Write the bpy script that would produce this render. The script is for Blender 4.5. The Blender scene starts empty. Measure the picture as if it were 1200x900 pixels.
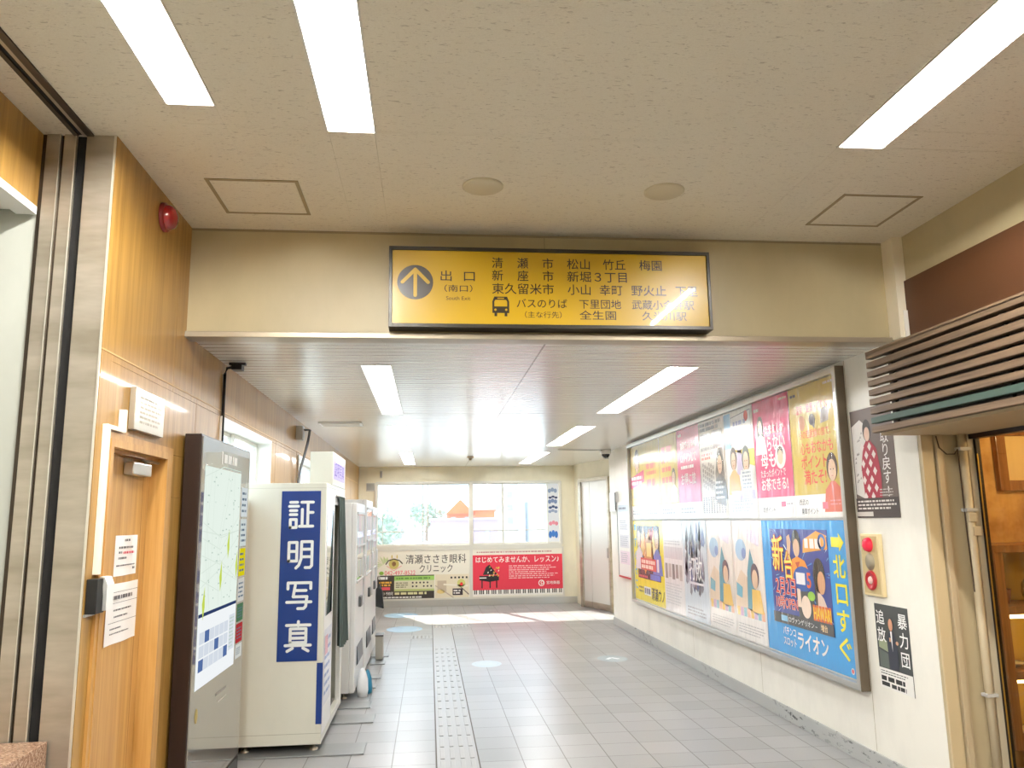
import bpy, bmesh, math, random
from mathutils import Vector, Matrix
random.seed(7)
SC = bpy.context.scene
COL = SC.collection

# ------------------------------------------------------------------ camera
FPX = 932.0
def rot(rx, ry, rz):
    return Matrix.Rotation(rx, 3, 'X') @ Matrix.Rotation(ry, 3, 'Y') @ Matrix.Rotation(rz, 3, 'Z')
BASE = Matrix(((1, 0, 0), (0, 0, -1), (0, 1, 0)))
MW = rot(-.171, -.1021, -.0148) @ BASE          # world axes -> (right, down, forward)
cam_data = bpy.data.cameras.new('camera')
cam_data.sensor_fit = 'HORIZONTAL'; cam_data.sensor_width = 36.0
cam_data.lens = FPX / 1200 * 36.0
cam_data.clip_start = .05; cam_data.clip_end = 600
camera = bpy.data.objects.new('camera', cam_data); COL.objects.link(camera)
R3 = Matrix((MW[0], -MW[1], -MW[2])).transposed()
camera.matrix_world = Matrix.Translation((0, 0, 1.65)) @ R3.to_4x4()
SC.camera = camera
SC.view_settings.view_transform = 'Standard'
SC.view_settings.look = 'None'
SC.view_settings.gamma = 1.0
SC.view_settings.use_curve_mapping = False
SC.view_settings.exposure = 0.0
try:
    SC.cycles.max_bounces = 10; SC.cycles.diffuse_bounces = 6; SC.cycles.glossy_bounces = 4
    SC.cycles.transparent_max_bounces = 12; SC.cycles.caustics_reflective = False; SC.cycles.caustics_refractive = False
    SC.cycles.sample_clamp_indirect = 6.0
except Exception:
    pass
# ------------------------------------------------------------------ daylight
SKY_STRENGTH = 4.0
SUN_STRENGTH = 18.0
TUBE_NEAR = 410.0
TUBE_FAR = 118.0
world = bpy.data.worlds.new('world'); SC.world = world; world.use_nodes = True
wn = world.node_tree; wn.nodes['Background'].inputs[0].default_value = (.64, .84, 1.0, 1)
wn.nodes['Background'].inputs[1].default_value = SKY_STRENGTH
sun_data = bpy.data.lights.new('sun', 'SUN'); sun_data.energy = SUN_STRENGTH; sun_data.angle = .01
sun_data.color = (1, .95, .86)
sun = bpy.data.objects.new('sun', sun_data); COL.objects.link(sun)
sun.rotation_euler = Vector((.36, -1, -.83)).to_track_quat('-Z', 'Y').to_euler()
sun.location = (-8, 30, 20)

# ------------------------------------------------------------------ materials
_mats = {}
def srgb(c):
    return tuple((v / 255 / 12.92) if v / 255 <= .04045 else ((v / 255 + .055) / 1.055) ** 2.4 for v in c)
def mat(name, rgb, rough=.5, metal=0., coat=0., spec=.5, emit=0., emit_rgb=None):
    if name in _mats: return _mats[name]
    m = bpy.data.materials.new(name); m.use_nodes = True
    b = m.node_tree.nodes['Principled BSDF']
    b.inputs['Base Color'].default_value = (*srgb(rgb), 1)
    b.inputs['Roughness'].default_value = rough; b.inputs['Metallic'].default_value = metal
    b.inputs['Coat Weight'].default_value = coat; b.inputs['Coat Roughness'].default_value = .06
    b.inputs['Specular IOR Level'].default_value = spec
    if emit:
        b.inputs['Emission Color'].default_value = (*srgb(emit_rgb or rgb), 1)
        b.inputs['Emission Strength'].default_value = emit
    _mats[name] = m
    return m
def nodes_of(m):
    nt = m.node_tree
    return nt, nt.nodes, nt.links, nt.nodes['Principled BSDF']
def coords(nt, scale=(1, 1, 1), kind='Object', loc=(0, 0, 0)):
    tc = nt.nodes.new('ShaderNodeTexCoord'); mp = nt.nodes.new('ShaderNodeMapping')
    mp.inputs['Scale'].default_value = scale; mp.inputs['Location'].default_value = loc
    nt.links.new(tc.outputs[kind], mp.inputs[0]); return mp.outputs[0]
def noise(nt, vec, scale=1., detail=3., rough=.5, dist=0.):
    n = nt.nodes.new('ShaderNodeTexNoise'); n.inputs['Scale'].default_value = scale
    n.inputs['Detail'].default_value = detail; n.inputs['Roughness'].default_value = rough
    n.inputs['Distortion'].default_value = dist
    nt.links.new(vec, n.inputs['Vector']); return n.outputs['Fac']
def ramp(nt, fac, stops):
    r = nt.nodes.new('ShaderNodeValToRGB'); e = r.color_ramp.elements
    while len(e) < len(stops): e.new(.5)
    for i, (p, c) in enumerate(stops):
        e[i].position = p; e[i].color = (*c, 1)
    nt.links.new(fac, r.inputs[0]); return r.outputs[0]
def mixc(nt, fac, a, b, mode='MIX'):
    m = nt.nodes.new('ShaderNodeMix'); m.data_type = 'RGBA'; m.blend_type = mode
    for s, v in ((m.inputs[0], fac), (m.inputs[6], a), (m.inputs[7], b)):
        if hasattr(v, 'is_output'): nt.links.new(v, s)
        elif isinstance(v, (int, float)): s.default_value = v
        else: s.default_value = (*v, 1)
    return m.outputs[2]
def math_(nt, op, a, b=None, c=None):
    m = nt.nodes.new('ShaderNodeMath'); m.operation = op
    for s, v in zip(m.inputs, (a, b, c)):
        if v is None: continue
        if hasattr(v, 'is_output'): nt.links.new(v, s)
        else: s.default_value = v
    return m.outputs[0]
def bump(nt, height, dist=.002, strength=1., target='Normal'):
    b = nt.nodes.new('ShaderNodeBump'); b.inputs['Distance'].default_value = dist; b.inputs['Strength'].default_value = strength
    nt.links.new(height, b.inputs['Height'])
    nt.links.new(b.outputs[0], nt.nodes['Principled BSDF'].inputs[target])

def wood(name, dark, light, axis=2, rough=.42, scale=1.0, coat=.15):
    m = mat(name, light, rough, coat=coat); nt, N, L, b = nodes_of(m)
    s = [22 * scale] * 3; s[axis] = .9 * scale
    v = coords(nt, tuple(s))
    n1 = noise(nt, v, 1., 5, .6, .6)
    s2 = [95 * scale] * 3; s2[axis] = 3 * scale
    n2 = noise(nt, coords(nt, tuple(s2)), 1., 2, .5)
    f = math_(nt, 'ADD', math_(nt, 'MULTIPLY', n1, .7), math_(nt, 'MULTIPLY', n2, .3))
    c = ramp(nt, f, [(.34, srgb(dark)), (.62, srgb(light))])
    L.new(c, b.inputs['Base Color']); return m

PANEL = wood('wood_panel', (144, 106, 46), (176, 136, 70))
DOORWOOD = wood('wood_door', (176, 128, 62), (204, 158, 92), scale=.9)
SLAT = wood('wood_slat', (86, 69, 54), (124, 102, 80), axis=1, scale=1.2, rough=.6, coat=0)
SHOPWOOD = wood('wood_shop', (120, 78, 36), (164, 112, 58), scale=1.2)
FASCIA = mat('fascia_brown', (86, 52, 28), .55)
CREAM = mat('cream_paint', (238, 228, 204), .45)
def dirty(name, rgb, rough=.4, amount=.25):
    m = mat(name, rgb, rough); nt, N, L, b = nodes_of(m)
    n = noise(nt, coords(nt, (1.2, 1.2, .6)), 2.2, 5, .6)
    c = ramp(nt, n, [(.35, tuple(v * (1 - amount * .35) for v in srgb(rgb))), (.6, srgb(rgb))])
    L.new(c, b.inputs['Base Color']); return m
WALLR = dirty('wall_white', (244, 241, 230), .38)
WALLB = dirty('wall_yellowish', (244, 238, 214), .45)
HEADER = dirty('header_cream', (188, 174, 138), .4)
BEIGE = dirty('jamb_beige', (188, 172, 138), .5)
STEEL = mat('brushed_steel', (178, 168, 150), .4, .75)
ntS, _, LS, bS = nodes_of(STEEL)
LS.new(ramp(ntS, noise(ntS, coords(ntS, (1.2, 1.2, 5)), 1.5, 4, .6), [(.3, srgb((166, 156, 138))), (.7, srgb((206, 196, 180)))]), bS.inputs['Base Color'])
DSTEEL = mat('dark_steel', (74, 64, 54), .4, .7)
ALU = mat('aluminium', (206, 206, 202), .3, .8)
ALUP = mat('pale_frame', (226, 224, 214), .35, .2)
BLACK = mat('black_plastic', (22, 22, 22), .4)
GAP_SHADE = mat('gap_shade', (8, 7, 6), .9)  # solid near-black fill painting the shade inside open gaps
WHITE = mat('white_plastic', (240, 240, 236), .35)
BOOTHW = dirty('booth_white', (222, 222, 208), .32, .15)
NAVY = mat('navy_vinyl', (14, 52, 124), .3)
GREYL = mat('light_grey', (188, 188, 184), .4)
GREYD = mat('dark_grey', (72, 72, 72), .4)
BROWNBLK = mat('dark_bronze', (48, 34, 28), .35, .4)
REFLECTOR = mat('lamp_reflector', (246, 244, 236), .35)
def emission(name, rgb, strength):
    m = bpy.data.materials.new(name); m.use_nodes = True; nt = m.node_tree
    nt.nodes.remove(nt.nodes['Principled BSDF'])
    e = nt.nodes.new('ShaderNodeEmission'); e.inputs[0].default_value = (*rgb, 1); e.inputs[1].default_value = strength
    nt.links.new(e.outputs[0], nt.nodes['Material Output'].inputs[0]); return m
TUBEN = emission('tube_light_near', (1, .98, .94), TUBE_NEAR)
TUBEF = emission('tube_light_far', (1, 1, 1), TUBE_FAR)

def glass_mat(name, veil=.0, tint=(1, 1, 1), gloss=.06):
    m = bpy.data.materials.new(name); m.use_nodes = True; nt = m.node_tree
    nt.nodes.remove(nt.nodes['Principled BSDF']); out = nt.nodes['Material Output']
    t = nt.nodes.new('ShaderNodeBsdfTransparent'); t.inputs[0].default_value = (*tint, 1)
    g = nt.nodes.new('ShaderNodeBsdfGlossy'); g.inputs['Roughness'].default_value = .02
    lw = nt.nodes.new('ShaderNodeLayerWeight'); lw.inputs[0].default_value = .5
    k = math_(nt, 'ADD', math_(nt, 'MULTIPLY', math_(nt, 'POWER', lw.outputs['Facing'], 5.0), .8), .04)
    mx = nt.nodes.new('ShaderNodeMixShader'); nt.links.new(k, mx.inputs[0])
    nt.links.new(t.outputs[0], mx.inputs[1]); nt.links.new(g.outputs[0], mx.inputs[2])
    last = mx
    if veil:
        d = nt.nodes.new('ShaderNodeBsdfTranslucent'); d.inputs[0].default_value = (.95, .97, 1, 1)
        m2 = nt.nodes.new('ShaderNodeMixShader'); m2.inputs[0].default_value = veil
        nt.links.new(mx.outputs[0], m2.inputs[1]); nt.links.new(d.outputs[0], m2.inputs[2]); last = m2
    nt.links.new(last.outputs[0], out.inputs[0]); return m
GLASS = glass_mat('window_glass', .022)
SHOPGLASS = glass_mat('shop_glass', 0, (.93, .95, .92))

# near acoustic ceiling board: short dark fissures running across
CEIL = mat('acoustic_board', (222, 208, 176), .8, spec=.2)
nt, N, L, b = nodes_of(CEIL)
f1 = noise(nt, coords(nt, (34, 120, 1)), 1., 3, .6, .8)
f2 = noise(nt, coords(nt, (5, 7, 1)), 1., 2)
spot = ramp(nt, f1, [(.60, (0, 0, 0)), (.68, (1, 1, 1))])
fine = noise(nt, coords(nt, (160, 160, 1)), 1., 2)
base = mixc(nt, fine, srgb((228, 220, 200)), srgb((240, 234, 216)))
L.new(mixc(nt, math_(nt, 'MULTIPLY', spot, .42), base, srgb((128, 108, 76))), b.inputs['Base Color'])
bump(nt, math_(nt, 'MULTIPLY', f1, -1), .003, .5)
# metal strip ceiling of the corridor: joints every 10 cm along y
STRIP = mat('strip_ceiling', (236, 234, 226), .22, .1, spec=.6)
nt, N, L, b = nodes_of(STRIP)
sep = nt.nodes.new('ShaderNodeSeparateXYZ'); L.new(coords(nt), sep.inputs[0])
fy = math_(nt, 'FRACT', math_(nt, 'DIVIDE', sep.outputs[1], .1))
edge = math_(nt, 'LESS_THAN', fy, .13)
ex = math_(nt, 'LESS_THAN', math_(nt, 'ABSOLUTE', math_(nt, 'SUBTRACT', sep.outputs[0], .72)), .006)
L.new(mixc(nt, math_(nt, 'MAXIMUM', edge, math_(nt, 'MULTIPLY', ex, .6)), srgb((236, 234, 226)), srgb((112, 108, 98))), b.inputs['Base Color'])
bump(nt, math_(nt, 'ABSOLUTE', math_(nt, 'SUBTRACT', fy, .56)), .006, .15)
# floor tiles, 30 cm
TILE = mat('floor_tile', (190, 186, 182), .3, spec=.75)
nt, N, L, b = nodes_of(TILE)
v = coords(nt); sep = nt.nodes.new('ShaderNodeSeparateXYZ'); L.new(v, sep.inputs[0])
def joint(o, off, per, w):
    fr = math_(nt, 'FRACT', math_(nt, 'DIVIDE', math_(nt, 'ADD', o, 60 * per - off), per))
    return math_(nt, 'GREATER_THAN', math_(nt, 'ABSOLUTE', math_(nt, 'SUBTRACT', fr, .5)), .5 - w / per)
jx = joint(sep.outputs[0], .05, .302, .0035); jy = joint(sep.outputs[1], 6.18, .309, .0028)
jt = math_(nt, 'MAXIMUM', jx, jy)
fx = math_(nt, 'FLOOR', math_(nt, 'DIVIDE', math_(nt, 'ADD', sep.outputs[0], 18.07), .302))
fyy = math_(nt, 'FLOOR', math_(nt, 'DIVIDE', math_(nt, 'ADD', sep.outputs[1], 12.36), .309))
cmb = nt.nodes.new('ShaderNodeCombineXYZ'); L.new(fx, cmb.inputs[0]); L.new(fyy, cmb.inputs[1])
wnz = nt.nodes.new('ShaderNodeTexWhiteNoise'); L.new(cmb.outputs[0], wnz.inputs[0])
tone = mixc(nt, wnz.outputs['Value'], srgb((150, 151, 151)), srgb((166, 166, 166)))
sp = noise(nt, coords(nt, (90, 90, 90)), 1., 3, .7)
tone = mixc(nt, math_(nt, 'MULTIPLY', sp, .5), tone, srgb((128, 126, 126)))
L.new(mixc(nt, jt, tone, srgb((84, 78, 72))), b.inputs['Base Color'])
bump(nt, math_(nt, 'MULTIPLY', jt, -1), .002, .6)
GRANITE = mat('granite', (150, 118, 96), .25)
nt, N, L, b = nodes_of(GRANITE)
L.new(ramp(nt, noise(nt, coords(nt, (90, 90, 90)), 1., 4, .8), [(.3, srgb((74, 50, 40))), (.5, srgb((160, 124, 100))), (.68, srgb((204, 178, 156)))]), b.inputs['Base Color'])
SKIRT = mat('skirting_grey', (172, 174, 172), .4)
nt, N, L, b = nodes_of(SKIRT)
sc = noise(nt, coords(nt, (9, 9, 26)), 1., 5, .7)
gate = noise(nt, coords(nt, (.7, .7, .7), loc=(0, .9, 0)), 1., 1)
sc2 = math_(nt, 'MULTIPLY', ramp(nt, sc, [(.56, (0, 0, 0)), (.62, (1, 1, 1))]), ramp(nt, gate, [(.5, (0, 0, 0)), (.6, (1, 1, 1))]))
L.new(mixc(nt, sc2, srgb((176, 178, 176)), srgb((64, 64, 66))), b.inputs['Base Color'])

_inks = {}
def ink(rgb, film=False):
    """printed paper; film=True is paper behind the creased clear sheet of the poster case"""
    k = (tuple(rgb), film)
    if k in _inks: return _inks[k]
    m = mat('ink_%02x%02x%02x%s' % (*rgb, '_film' if film else ''), rgb, .5, spec=.3)
    nt, N, L, b = nodes_of(m)
    if film:
        b.inputs['Coat Weight'].default_value = 1.0; b.inputs['Coat Roughness'].default_value = .15; b.inputs['Coat IOR'].default_value = 1.95
        n = noise(nt, coords(nt, (1, 7.5, 1.1), 'Object'), 1.6, 3, .55, .7)
        n2 = noise(nt, coords(nt, (1, 22, 5), 'Object'), 1., 2, .5, .4)
        bump(nt, math_(nt, 'ADD', n, math_(nt, 'MULTIPLY', n2, .25)), .011, .8, 'Coat Normal')
    else:
        b.inputs['Coat Weight'].default_value = .25; b.inputs['Coat Roughness'].default_value = .2
    _inks[k] = m
    return m

# ------------------------------------------------------------------ building helpers
def tag(o, label=None, cat=None, group=None, kind=None):
    if label: o['label'] = label
    if cat: o['category'] = cat
    if group: o['group'] = group
    if kind: o['kind'] = kind
    return o
def empty(name, loc, label=None, cat=None, group=None, kind=None):
    o = bpy.data.objects.new(name, None); COL.objects.link(o); o.location = loc; o.empty_display_size = .1
    return tag(o, label, cat, group, kind)
class MB:
    """collects shapes and links them as ONE mesh object; coordinates are world coordinates"""
    def __init__(s): s.bm = bmesh.new(); s.mats = []; s.cur = 0
    def m(s, material):
        if material not in s.mats: s.mats.append(material)
        s.cur = s.mats.index(material); return s
    def _mark(s, faces):
        for f in faces: f.material_index = s.cur
    def box(s, x0, y0, z0, x1, y1, z1, bev=0.):
        x0, x1 = min(x0, x1), max(x0, x1); y0, y1 = min(y0, y1), max(y0, y1); z0, z1 = min(z0, z1), max(z0, z1)
        s.k = getattr(s, 'k', -1) + 1; e = .00011 * (s.k % 9)
        x0 += e; y0 += e; z0 += e; x1 -= e; y1 -= e; z1 -= e
        r = bmesh.ops.create_cube(s.bm, size=1)
        for v in r['verts']:
            v.co = Vector(((x0 + x1) / 2 + v.co.x * (x1 - x0), (y0 + y1) / 2 + v.co.y * (y1 - y0), (z0 + z1) / 2 + v.co.z * (z1 - z0)))
        fs = {f for v in r['verts'] for f in v.link_faces}
        s._mark(fs)
        if bev:
            es = list({e for v in r['verts'] for e in v.link_edges})
            rb = bmesh.ops.bevel(s.bm, geom=es, offset=min(bev, .45 * min(x1 - x0, y1 - y0, z1 - z0)), segments=2, affect='EDGES', profile=.6)
            s._mark(rb['faces'])
        return s
    def poly(s, pts):
        vs = [s.bm.verts.new(p) for p in pts]; f = s.bm.faces.new(vs); f.material_index = s.cur; return s
    def prism(s, pts, d):
        """polygon pts extruded along vector d"""
        d = Vector(d); a = [s.bm.verts.new(p) for p in pts]; b = [s.bm.verts.new(Vector(p) + d) for p in pts]
        fs = [s.bm.faces.new(a[::-1]), s.bm.faces.new(b)]; n = len(a)
        for i in range(n): fs.append(s.bm.faces.new((a[i], a[(i + 1) % n], b[(i + 1) % n], b[i])))
        s._mark(fs); return s
    def tube(s, pts, r, n=8, caps=True):
        pts = [Vector(p) for p in pts]; rings = []
        for i, p in enumerate(pts):
            t = (pts[min(i + 1, len(pts) - 1)] - pts[max(i - 1, 0)]).normalized()
            a = t.cross(Vector((0, 0, 1)) if abs(t.z) < .9 else Vector((1, 0, 0))).normalized(); b = t.cross(a)
            rr = r[i] if isinstance(r, (list, tuple)) else r
            rings.append([s.bm.verts.new(p + a * rr * math.cos(k * 2 * math.pi / n) + b * rr * math.sin(k * 2 * math.pi / n)) for k in range(n)])
        fs = []
        for A, B in zip(rings, rings[1:]):
            for k in range(n): fs.append(s.bm.faces.new((A[k], A[(k + 1) % n], B[(k + 1) % n], B[k])))
        if caps: fs += [s.bm.faces.new(rings[0][::-1]), s.bm.faces.new(rings[-1])]
        for f in fs: f.smooth = n > 6
        s._mark(fs); return s
    def lathe(s, o, axis, prof, n=24):
        """prof = [(radius, distance along axis)] turned about axis at o"""
        o = Vector(o); t = Vector(axis).normalized()
        a = t.cross(Vector((0, 0, 1)) if abs(t.z) < .9 else Vector((1, 0, 0))).normalized(); b = t.cross(a)
        rings = []
        for r, h in prof:
            if r < 1e-6: rings.append([s.bm.verts.new(o + t * h)])
            else: rings.append([s.bm.verts.new(o + t * h + a * r * math.cos(k * 2 * math.pi / n) + b * r * math.sin(k * 2 * math.pi / n)) for k in range(n)])
        fs = []
        for A, B in zip(rings, rings[1:]):
            for k in range(n):
                q = [A[k % len(A)], A[(k + 1) % len(A)], B[(k + 1) % len(B)], B[k % len(B)]]
                u = []
                for w in q:
                    if w not in u: u.append(w)
                if len(u) >= 3: fs.append(s.bm.faces.new(u))
        for f in fs: f.smooth = True
        s._mark(fs); return s
    def build(s, name, parent=None, label=None, cat=None, group=None, kind=None, origin=None):
        if origin is not None:
            for v in s.bm.verts: v.co -= Vector(origin)
        bmesh.ops.recalc_face_normals(s.bm, faces=s.bm.faces)
        me = bpy.data.meshes.new(name); s.bm.to_mesh(me); s.bm.free()
        for m in s.mats: me.materials.append(m)
        o = bpy.data.objects.new(name, me); COL.objects.link(o)
        if origin is not None: o.location = origin
        if parent is not None:
            o.parent = parent
            M = Matrix.Translation(parent.location) if parent.parent is None else Matrix()
            o.matrix_parent_inverse = M.inverted()
        return tag(o, label, cat, group, kind)

_glyphs = {}
def glyphs(txt, weight):
    k = (txt, weight)
    if k not in _glyphs:
        c = bpy.data.curves.new('t', 'FONT'); c.body = txt; c.size = 1; c.offset = weight; c.resolution_u = 3
        c.dimensions = '2D'; c.fill_mode = 'BOTH'
        o = bpy.data.objects.new('t', c); COL.objects.link(o)
        dg = bpy.context.evaluated_depsgraph_get()
        me = bpy.data.meshes.new_from_object(o.evaluated_get(dg))
        _glyphs[k] = ([tuple(v.co) for v in me.vertices], [tuple(p.vertices) for p in me.polygons])
        bpy.data.objects.remove(o); bpy.data.curves.remove(c); bpy.data.meshes.remove(me)
    return _glyphs[k]
class Print:
    """flat printing on a face: u to the right, v up, seen from outside"""
    def __init__(s, o, U, V, film=False, step=.0006):
        s.o, s.U, s.V = Vector(o), Vector(U), Vector(V); s.n = s.U.cross(s.V)
        s.vs = []; s.fs = []; s.mi = []; s.mats = []; s.film = film; s.step = step
    def _mat(s, c):
        m = ink(c, s.film) if isinstance(c, tuple) else c
        if m not in s.mats: s.mats.append(m)
        return s.mats.index(m)
    def P(s, u, v, l): return s.o + s.U * u + s.V * v + s.n * (s.step * l)
    def poly(s, pts, c, l=1):
        k = len(s.vs); s.vs += [s.P(u, v, l) for u, v in pts]
        a = sum(pts[i][0] * pts[(i + 1) % len(pts)][1] - pts[(i + 1) % len(pts)][0] * pts[i][1] for i in range(len(pts)))
        ids = list(range(k, k + len(pts)))
        s.fs.append(tuple(ids if a > 0 else ids[::-1])); s.mi.append(s._mat(c)); return s
    def rect(s, u0, v0, u1, v1, c, l=1): return s.poly([(u0, v0), (u1, v0), (u1, v1), (u0, v1)], c, l)
    def ell(s, u, v, ru, rv, c, l=1, n=24, a0=0, a1=360):
        pts = [(u + ru * math.cos(math.radians(a0 + (a1 - a0) * i / n)), v + rv * math.sin(math.radians(a0 + (a1 - a0) * i / n))) for i in range(n + (a1 - a0 < 360))]
        return s.poly(pts, c, l)
    def line(s, pts, w, c, l=1):
        for (a, b), (d, e) in zip(pts, pts[1:]):
            L = math.hypot(d - a, e - b) or 1e-6; x, y = -(e - b) / L * w / 2, (d - a) / L * w / 2
            s.poly([(a + x, b + y), (d + x, e + y), (d - x, e - y), (a - x, b - y)], c, l)
        return s
    def ring(s, u, v, r0, r1, c, l=1, n=32):
        for i in range(n):
            a, b = 2 * math.pi * i / n, 2 * math.pi * (i + 1) / n
            s.poly([(u + r0 * math.cos(a), v + r0 * math.sin(a)), (u + r1 * math.cos(a), v + r1 * math.sin(a)), (u + r1 * math.cos(b), v + r1 * math.sin(b)), (u + r0 * math.cos(b), v + r0 * math.sin(b))], c, l)
        return s
    def text(s, txt, u0, vc, h, c, l=2, u1=None, wt=.0, align='l', shear=0., grow=0.):
        """wt thickens the strokes by laying shifted copies of the glyphs over each other"""
        V, F = glyphs(txt, 0); xs = [p[0] for p in V]
        x0, x1 = min(xs), max(xs); d = wt * h * .55
        if u1 is not None: u0, u1 = u0 + d, u1 - d
        sx = h if u1 is None else (u1 - u0) / (x1 - x0)
        off = u0 if u1 is not None or align == 'l' else (u0 - (x1 - x0) * sx / (2 if align == 'c' else 1))
        i = s._mat(c); n = 0 if wt == 0 else (4 if wt < .025 else 8)
        for q in range(max(n, 1)):
            a = 2 * math.pi * (q + .5) / max(n, 1); du, dv = (d * math.cos(a), d * math.sin(a)) if n else (0, 0)
            k = len(s.vs)
            for x, y, _ in V:
                t = (x - x0) / max(x1 - x0, 1e-6); yy = (y - .37) * h * (1 + grow * t)
                s.vs.append(s.P(off + (x - x0) * sx + shear * yy + du, vc + yy + dv, l + q * .11))
            for f in F: s.fs.append(tuple(k + jj for jj in f)); s.mi.append(i)
        return s
    def vtext(s, txt, uc, vtop, h, pitch, c, l=2, wt=.0, w=None):
        for i, ch in enumerate(txt): 
            ww = w or h
            V, _ = glyphs(ch, wt); xs = [p[0] for p in V]; bw = (max(xs) - min(xs)) * ww
            s.text(ch, uc - bw / 2, vtop - h / 2 - i * pitch, h, c, l, u1=uc + bw / 2, wt=wt)
        return s
    def smalltext(s, u0, v0, u1, v1, rows, c, l=2, seed=1, fill=.55):
        """lines of illegibly small print"""
        r = random.Random(seed); ph = (v1 - v0) / rows
        for i in range(rows):
            v = v1 - (i + .5) * ph; u = u0; end = u1 - r.random() * .25 * (u1 - u0)
            while u < end:
                w = min((.5 + r.random() * 1.6) * ph, end - u)
                s.rect(u, v - ph * fill / 2, u + w, v + ph * fill / 2, c, l); u += w + ph * (.15 + .4 * r.random())
        return s
    def build(s, name, parent=None, **k):
        me = bpy.data.meshes.new(name); me.from_pydata([tuple(v) for v in s.vs], [], s.fs)
        for m in s.mats: me.materials.append(m)
        me.polygons.foreach_set('material_index', s.mi); me.update()
        o = bpy.data.objects.new(name, me); COL.objects.link(o)
        if parent is not None:
            o.parent = parent; M = Matrix.Translation(parent.location) if parent.parent is None else Matrix()
            o.matrix_parent_inverse = M.inverted()
        return tag(o, **k)
XP, ZP, YP, YM = (1, 0, 0), (0, 0, 1), (0, 1, 0), (0, -1, 0)
def structure(mb, name, parent=None, **k): return mb.build(name, parent, kind='structure' if parent is None else None, **k)

# ------------------------------------------------------------------ room shell
XL, XR, YH, YB = -1.40, 2.93, 4.65, 16.2
ZC, ZK = 3.38, 2.735
NEARLIGHTS = [(-1.09, -.90, 1.92, 3.19), (-.455, -.25, 2.11, 3.38), (1.935, 2.15, 2.09, 3.36)]
ADDEDLIGHTS = [(-1.09, -.90, -1.2, .07), (-.455, -.25, -1.0, .27), (1.935, 2.15, -1.0, .27), (-1.09, -.90, -4.2, -2.93), (1.935, 2.15, -4.2, -2.93)]  # unseen fixtures added behind the camera to brighten the near zone
FARLIGHTS = [(-.475, -.275, 5.55, 8.12), (1.73, 1.955, 5.55, 8.07), (-.475, -.275, 9.15, 11.8), (1.73, 1.955, 9.25, 11.75), (-.475, -.275, 12.85, 15.5), (1.73, 1.955, 12.85, 15.4)]
def holed(x0, y0, x1, y1, z, holes, th, m):
    xs = sorted({x0, x1, *[h[0] for h in holes], *[h[1] for h in holes]}); ys = sorted({y0, y1, *[h[2] for h in holes], *[h[3] for h in holes]})
    mb = MB().m(m)
    for a, b in zip(xs, xs[1:]):
        for c, d in zip(ys, ys[1:]):
            if any(h[0] - 1e-6 <= a and b <= h[1] + 1e-6 and h[2] - 1e-6 <= c and d <= h[3] + 1e-6 for h in holes): continue
            mb.box(a, c, z, b, d, z + th)
    return mb
structure(MB().m(TILE).box(-4, -6.2, -.2, 5.2, YB + .2, 0), 'floor')
structure(holed(-2.6, -6, 3.1, YH, ZC, [(a, b, c, d) for a, b, c, d in NEARLIGHTS + ADDEDLIGHTS], .12, CEIL), 'ceiling')
structure(holed(-1.6, YH + .09, 4.0, YB + .15, ZK, FARLIGHTS, .12, STRIP), 'ceiling_corridor')
structure(MB().m(CREAM).box(-2.8, -6.2, 0, 5.2, -6, 3.6), 'wall_front')
# header over the corridor mouth
hd = MB().m(HEADER).box(-1.6, YH, 2.75, 3.1, YH + .1, 3.5)
structure(hd, 'wall_header')
hs = MB().m(mat('seam_grey', (150, 138, 112), .6))
hs.box(.70, YH - .002, 2.75, .704, YH, 3.38)
hs.box(-1.4, YH - .003, 3.366, 2.93, YH, 3.38)
structure(hs, 'trim_1')
structure(MB().m(mat('trim_metal', (168, 156, 136), .35, .6)).box(-1.42, YH - .03, 2.715, 2.93, YH + .1, 2.75, .004), 'trim_2')
# left wall with windows, door opening
WIN_L = [(5.48, 7.2, 1.80, 2.37), (8.7, 10.5, 1.80, 2.37)]
DOOR = (3.63, 4.47, 2.03)
def wallx(x, th, y0, y1, z0, z1, holes, m):
    """wall in plane x (room on its +x side when th<0); holes=(y0,y1,z0,z1)"""
    ys = sorted({y0, y1, *[h[0] for h in holes], *[h[1] for h in holes]}); zs = sorted({z0, z1, *[h[2] for h in holes], *[h[3] for h in holes]})
    mb = MB().m(m)
    for a, b in zip(ys, ys[1:]):
        for c, d in zip(zs, zs[1:]):
            if any(h[0] - 1e-6 <= a and b <= h[1] + 1e-6 and h[2] - 1e-6 <= c and d <= h[3] + 1e-6 for h in holes): continue
            mb.box(x, a, c, x + th, b, d)
    return mb
wl = wallx(XL, -.18, 3.605, YB + .1, 0, 3.5, WIN_L + [(DOOR[0], DOOR[1], 0, DOOR[2])], PANEL)
SEAM = mat('wood_seam', (206, 172, 122), .6)
SEAMD = mat('wood_seam_dark', (150, 108, 60), .7)
wl.box(XL - .003, 3.502, 0, XL, 3.61, 3.5)
wl.m(SEAMD).box(XL - .01, 3.5, 2.398, XL + .001, YB, 2.401).m(SEAM).box(XL - .01, 3.5, 2.401, XL + .0015, YB, 2.409)
for y in (4.92, 7.45, 8.62, 10.7, 12.6, 14.5):
    wl.m(SEAMD).box(XL - .01, y, 0, XL + .0012, y + .004, 2.398)
structure(wl, 'wall_left')
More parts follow.
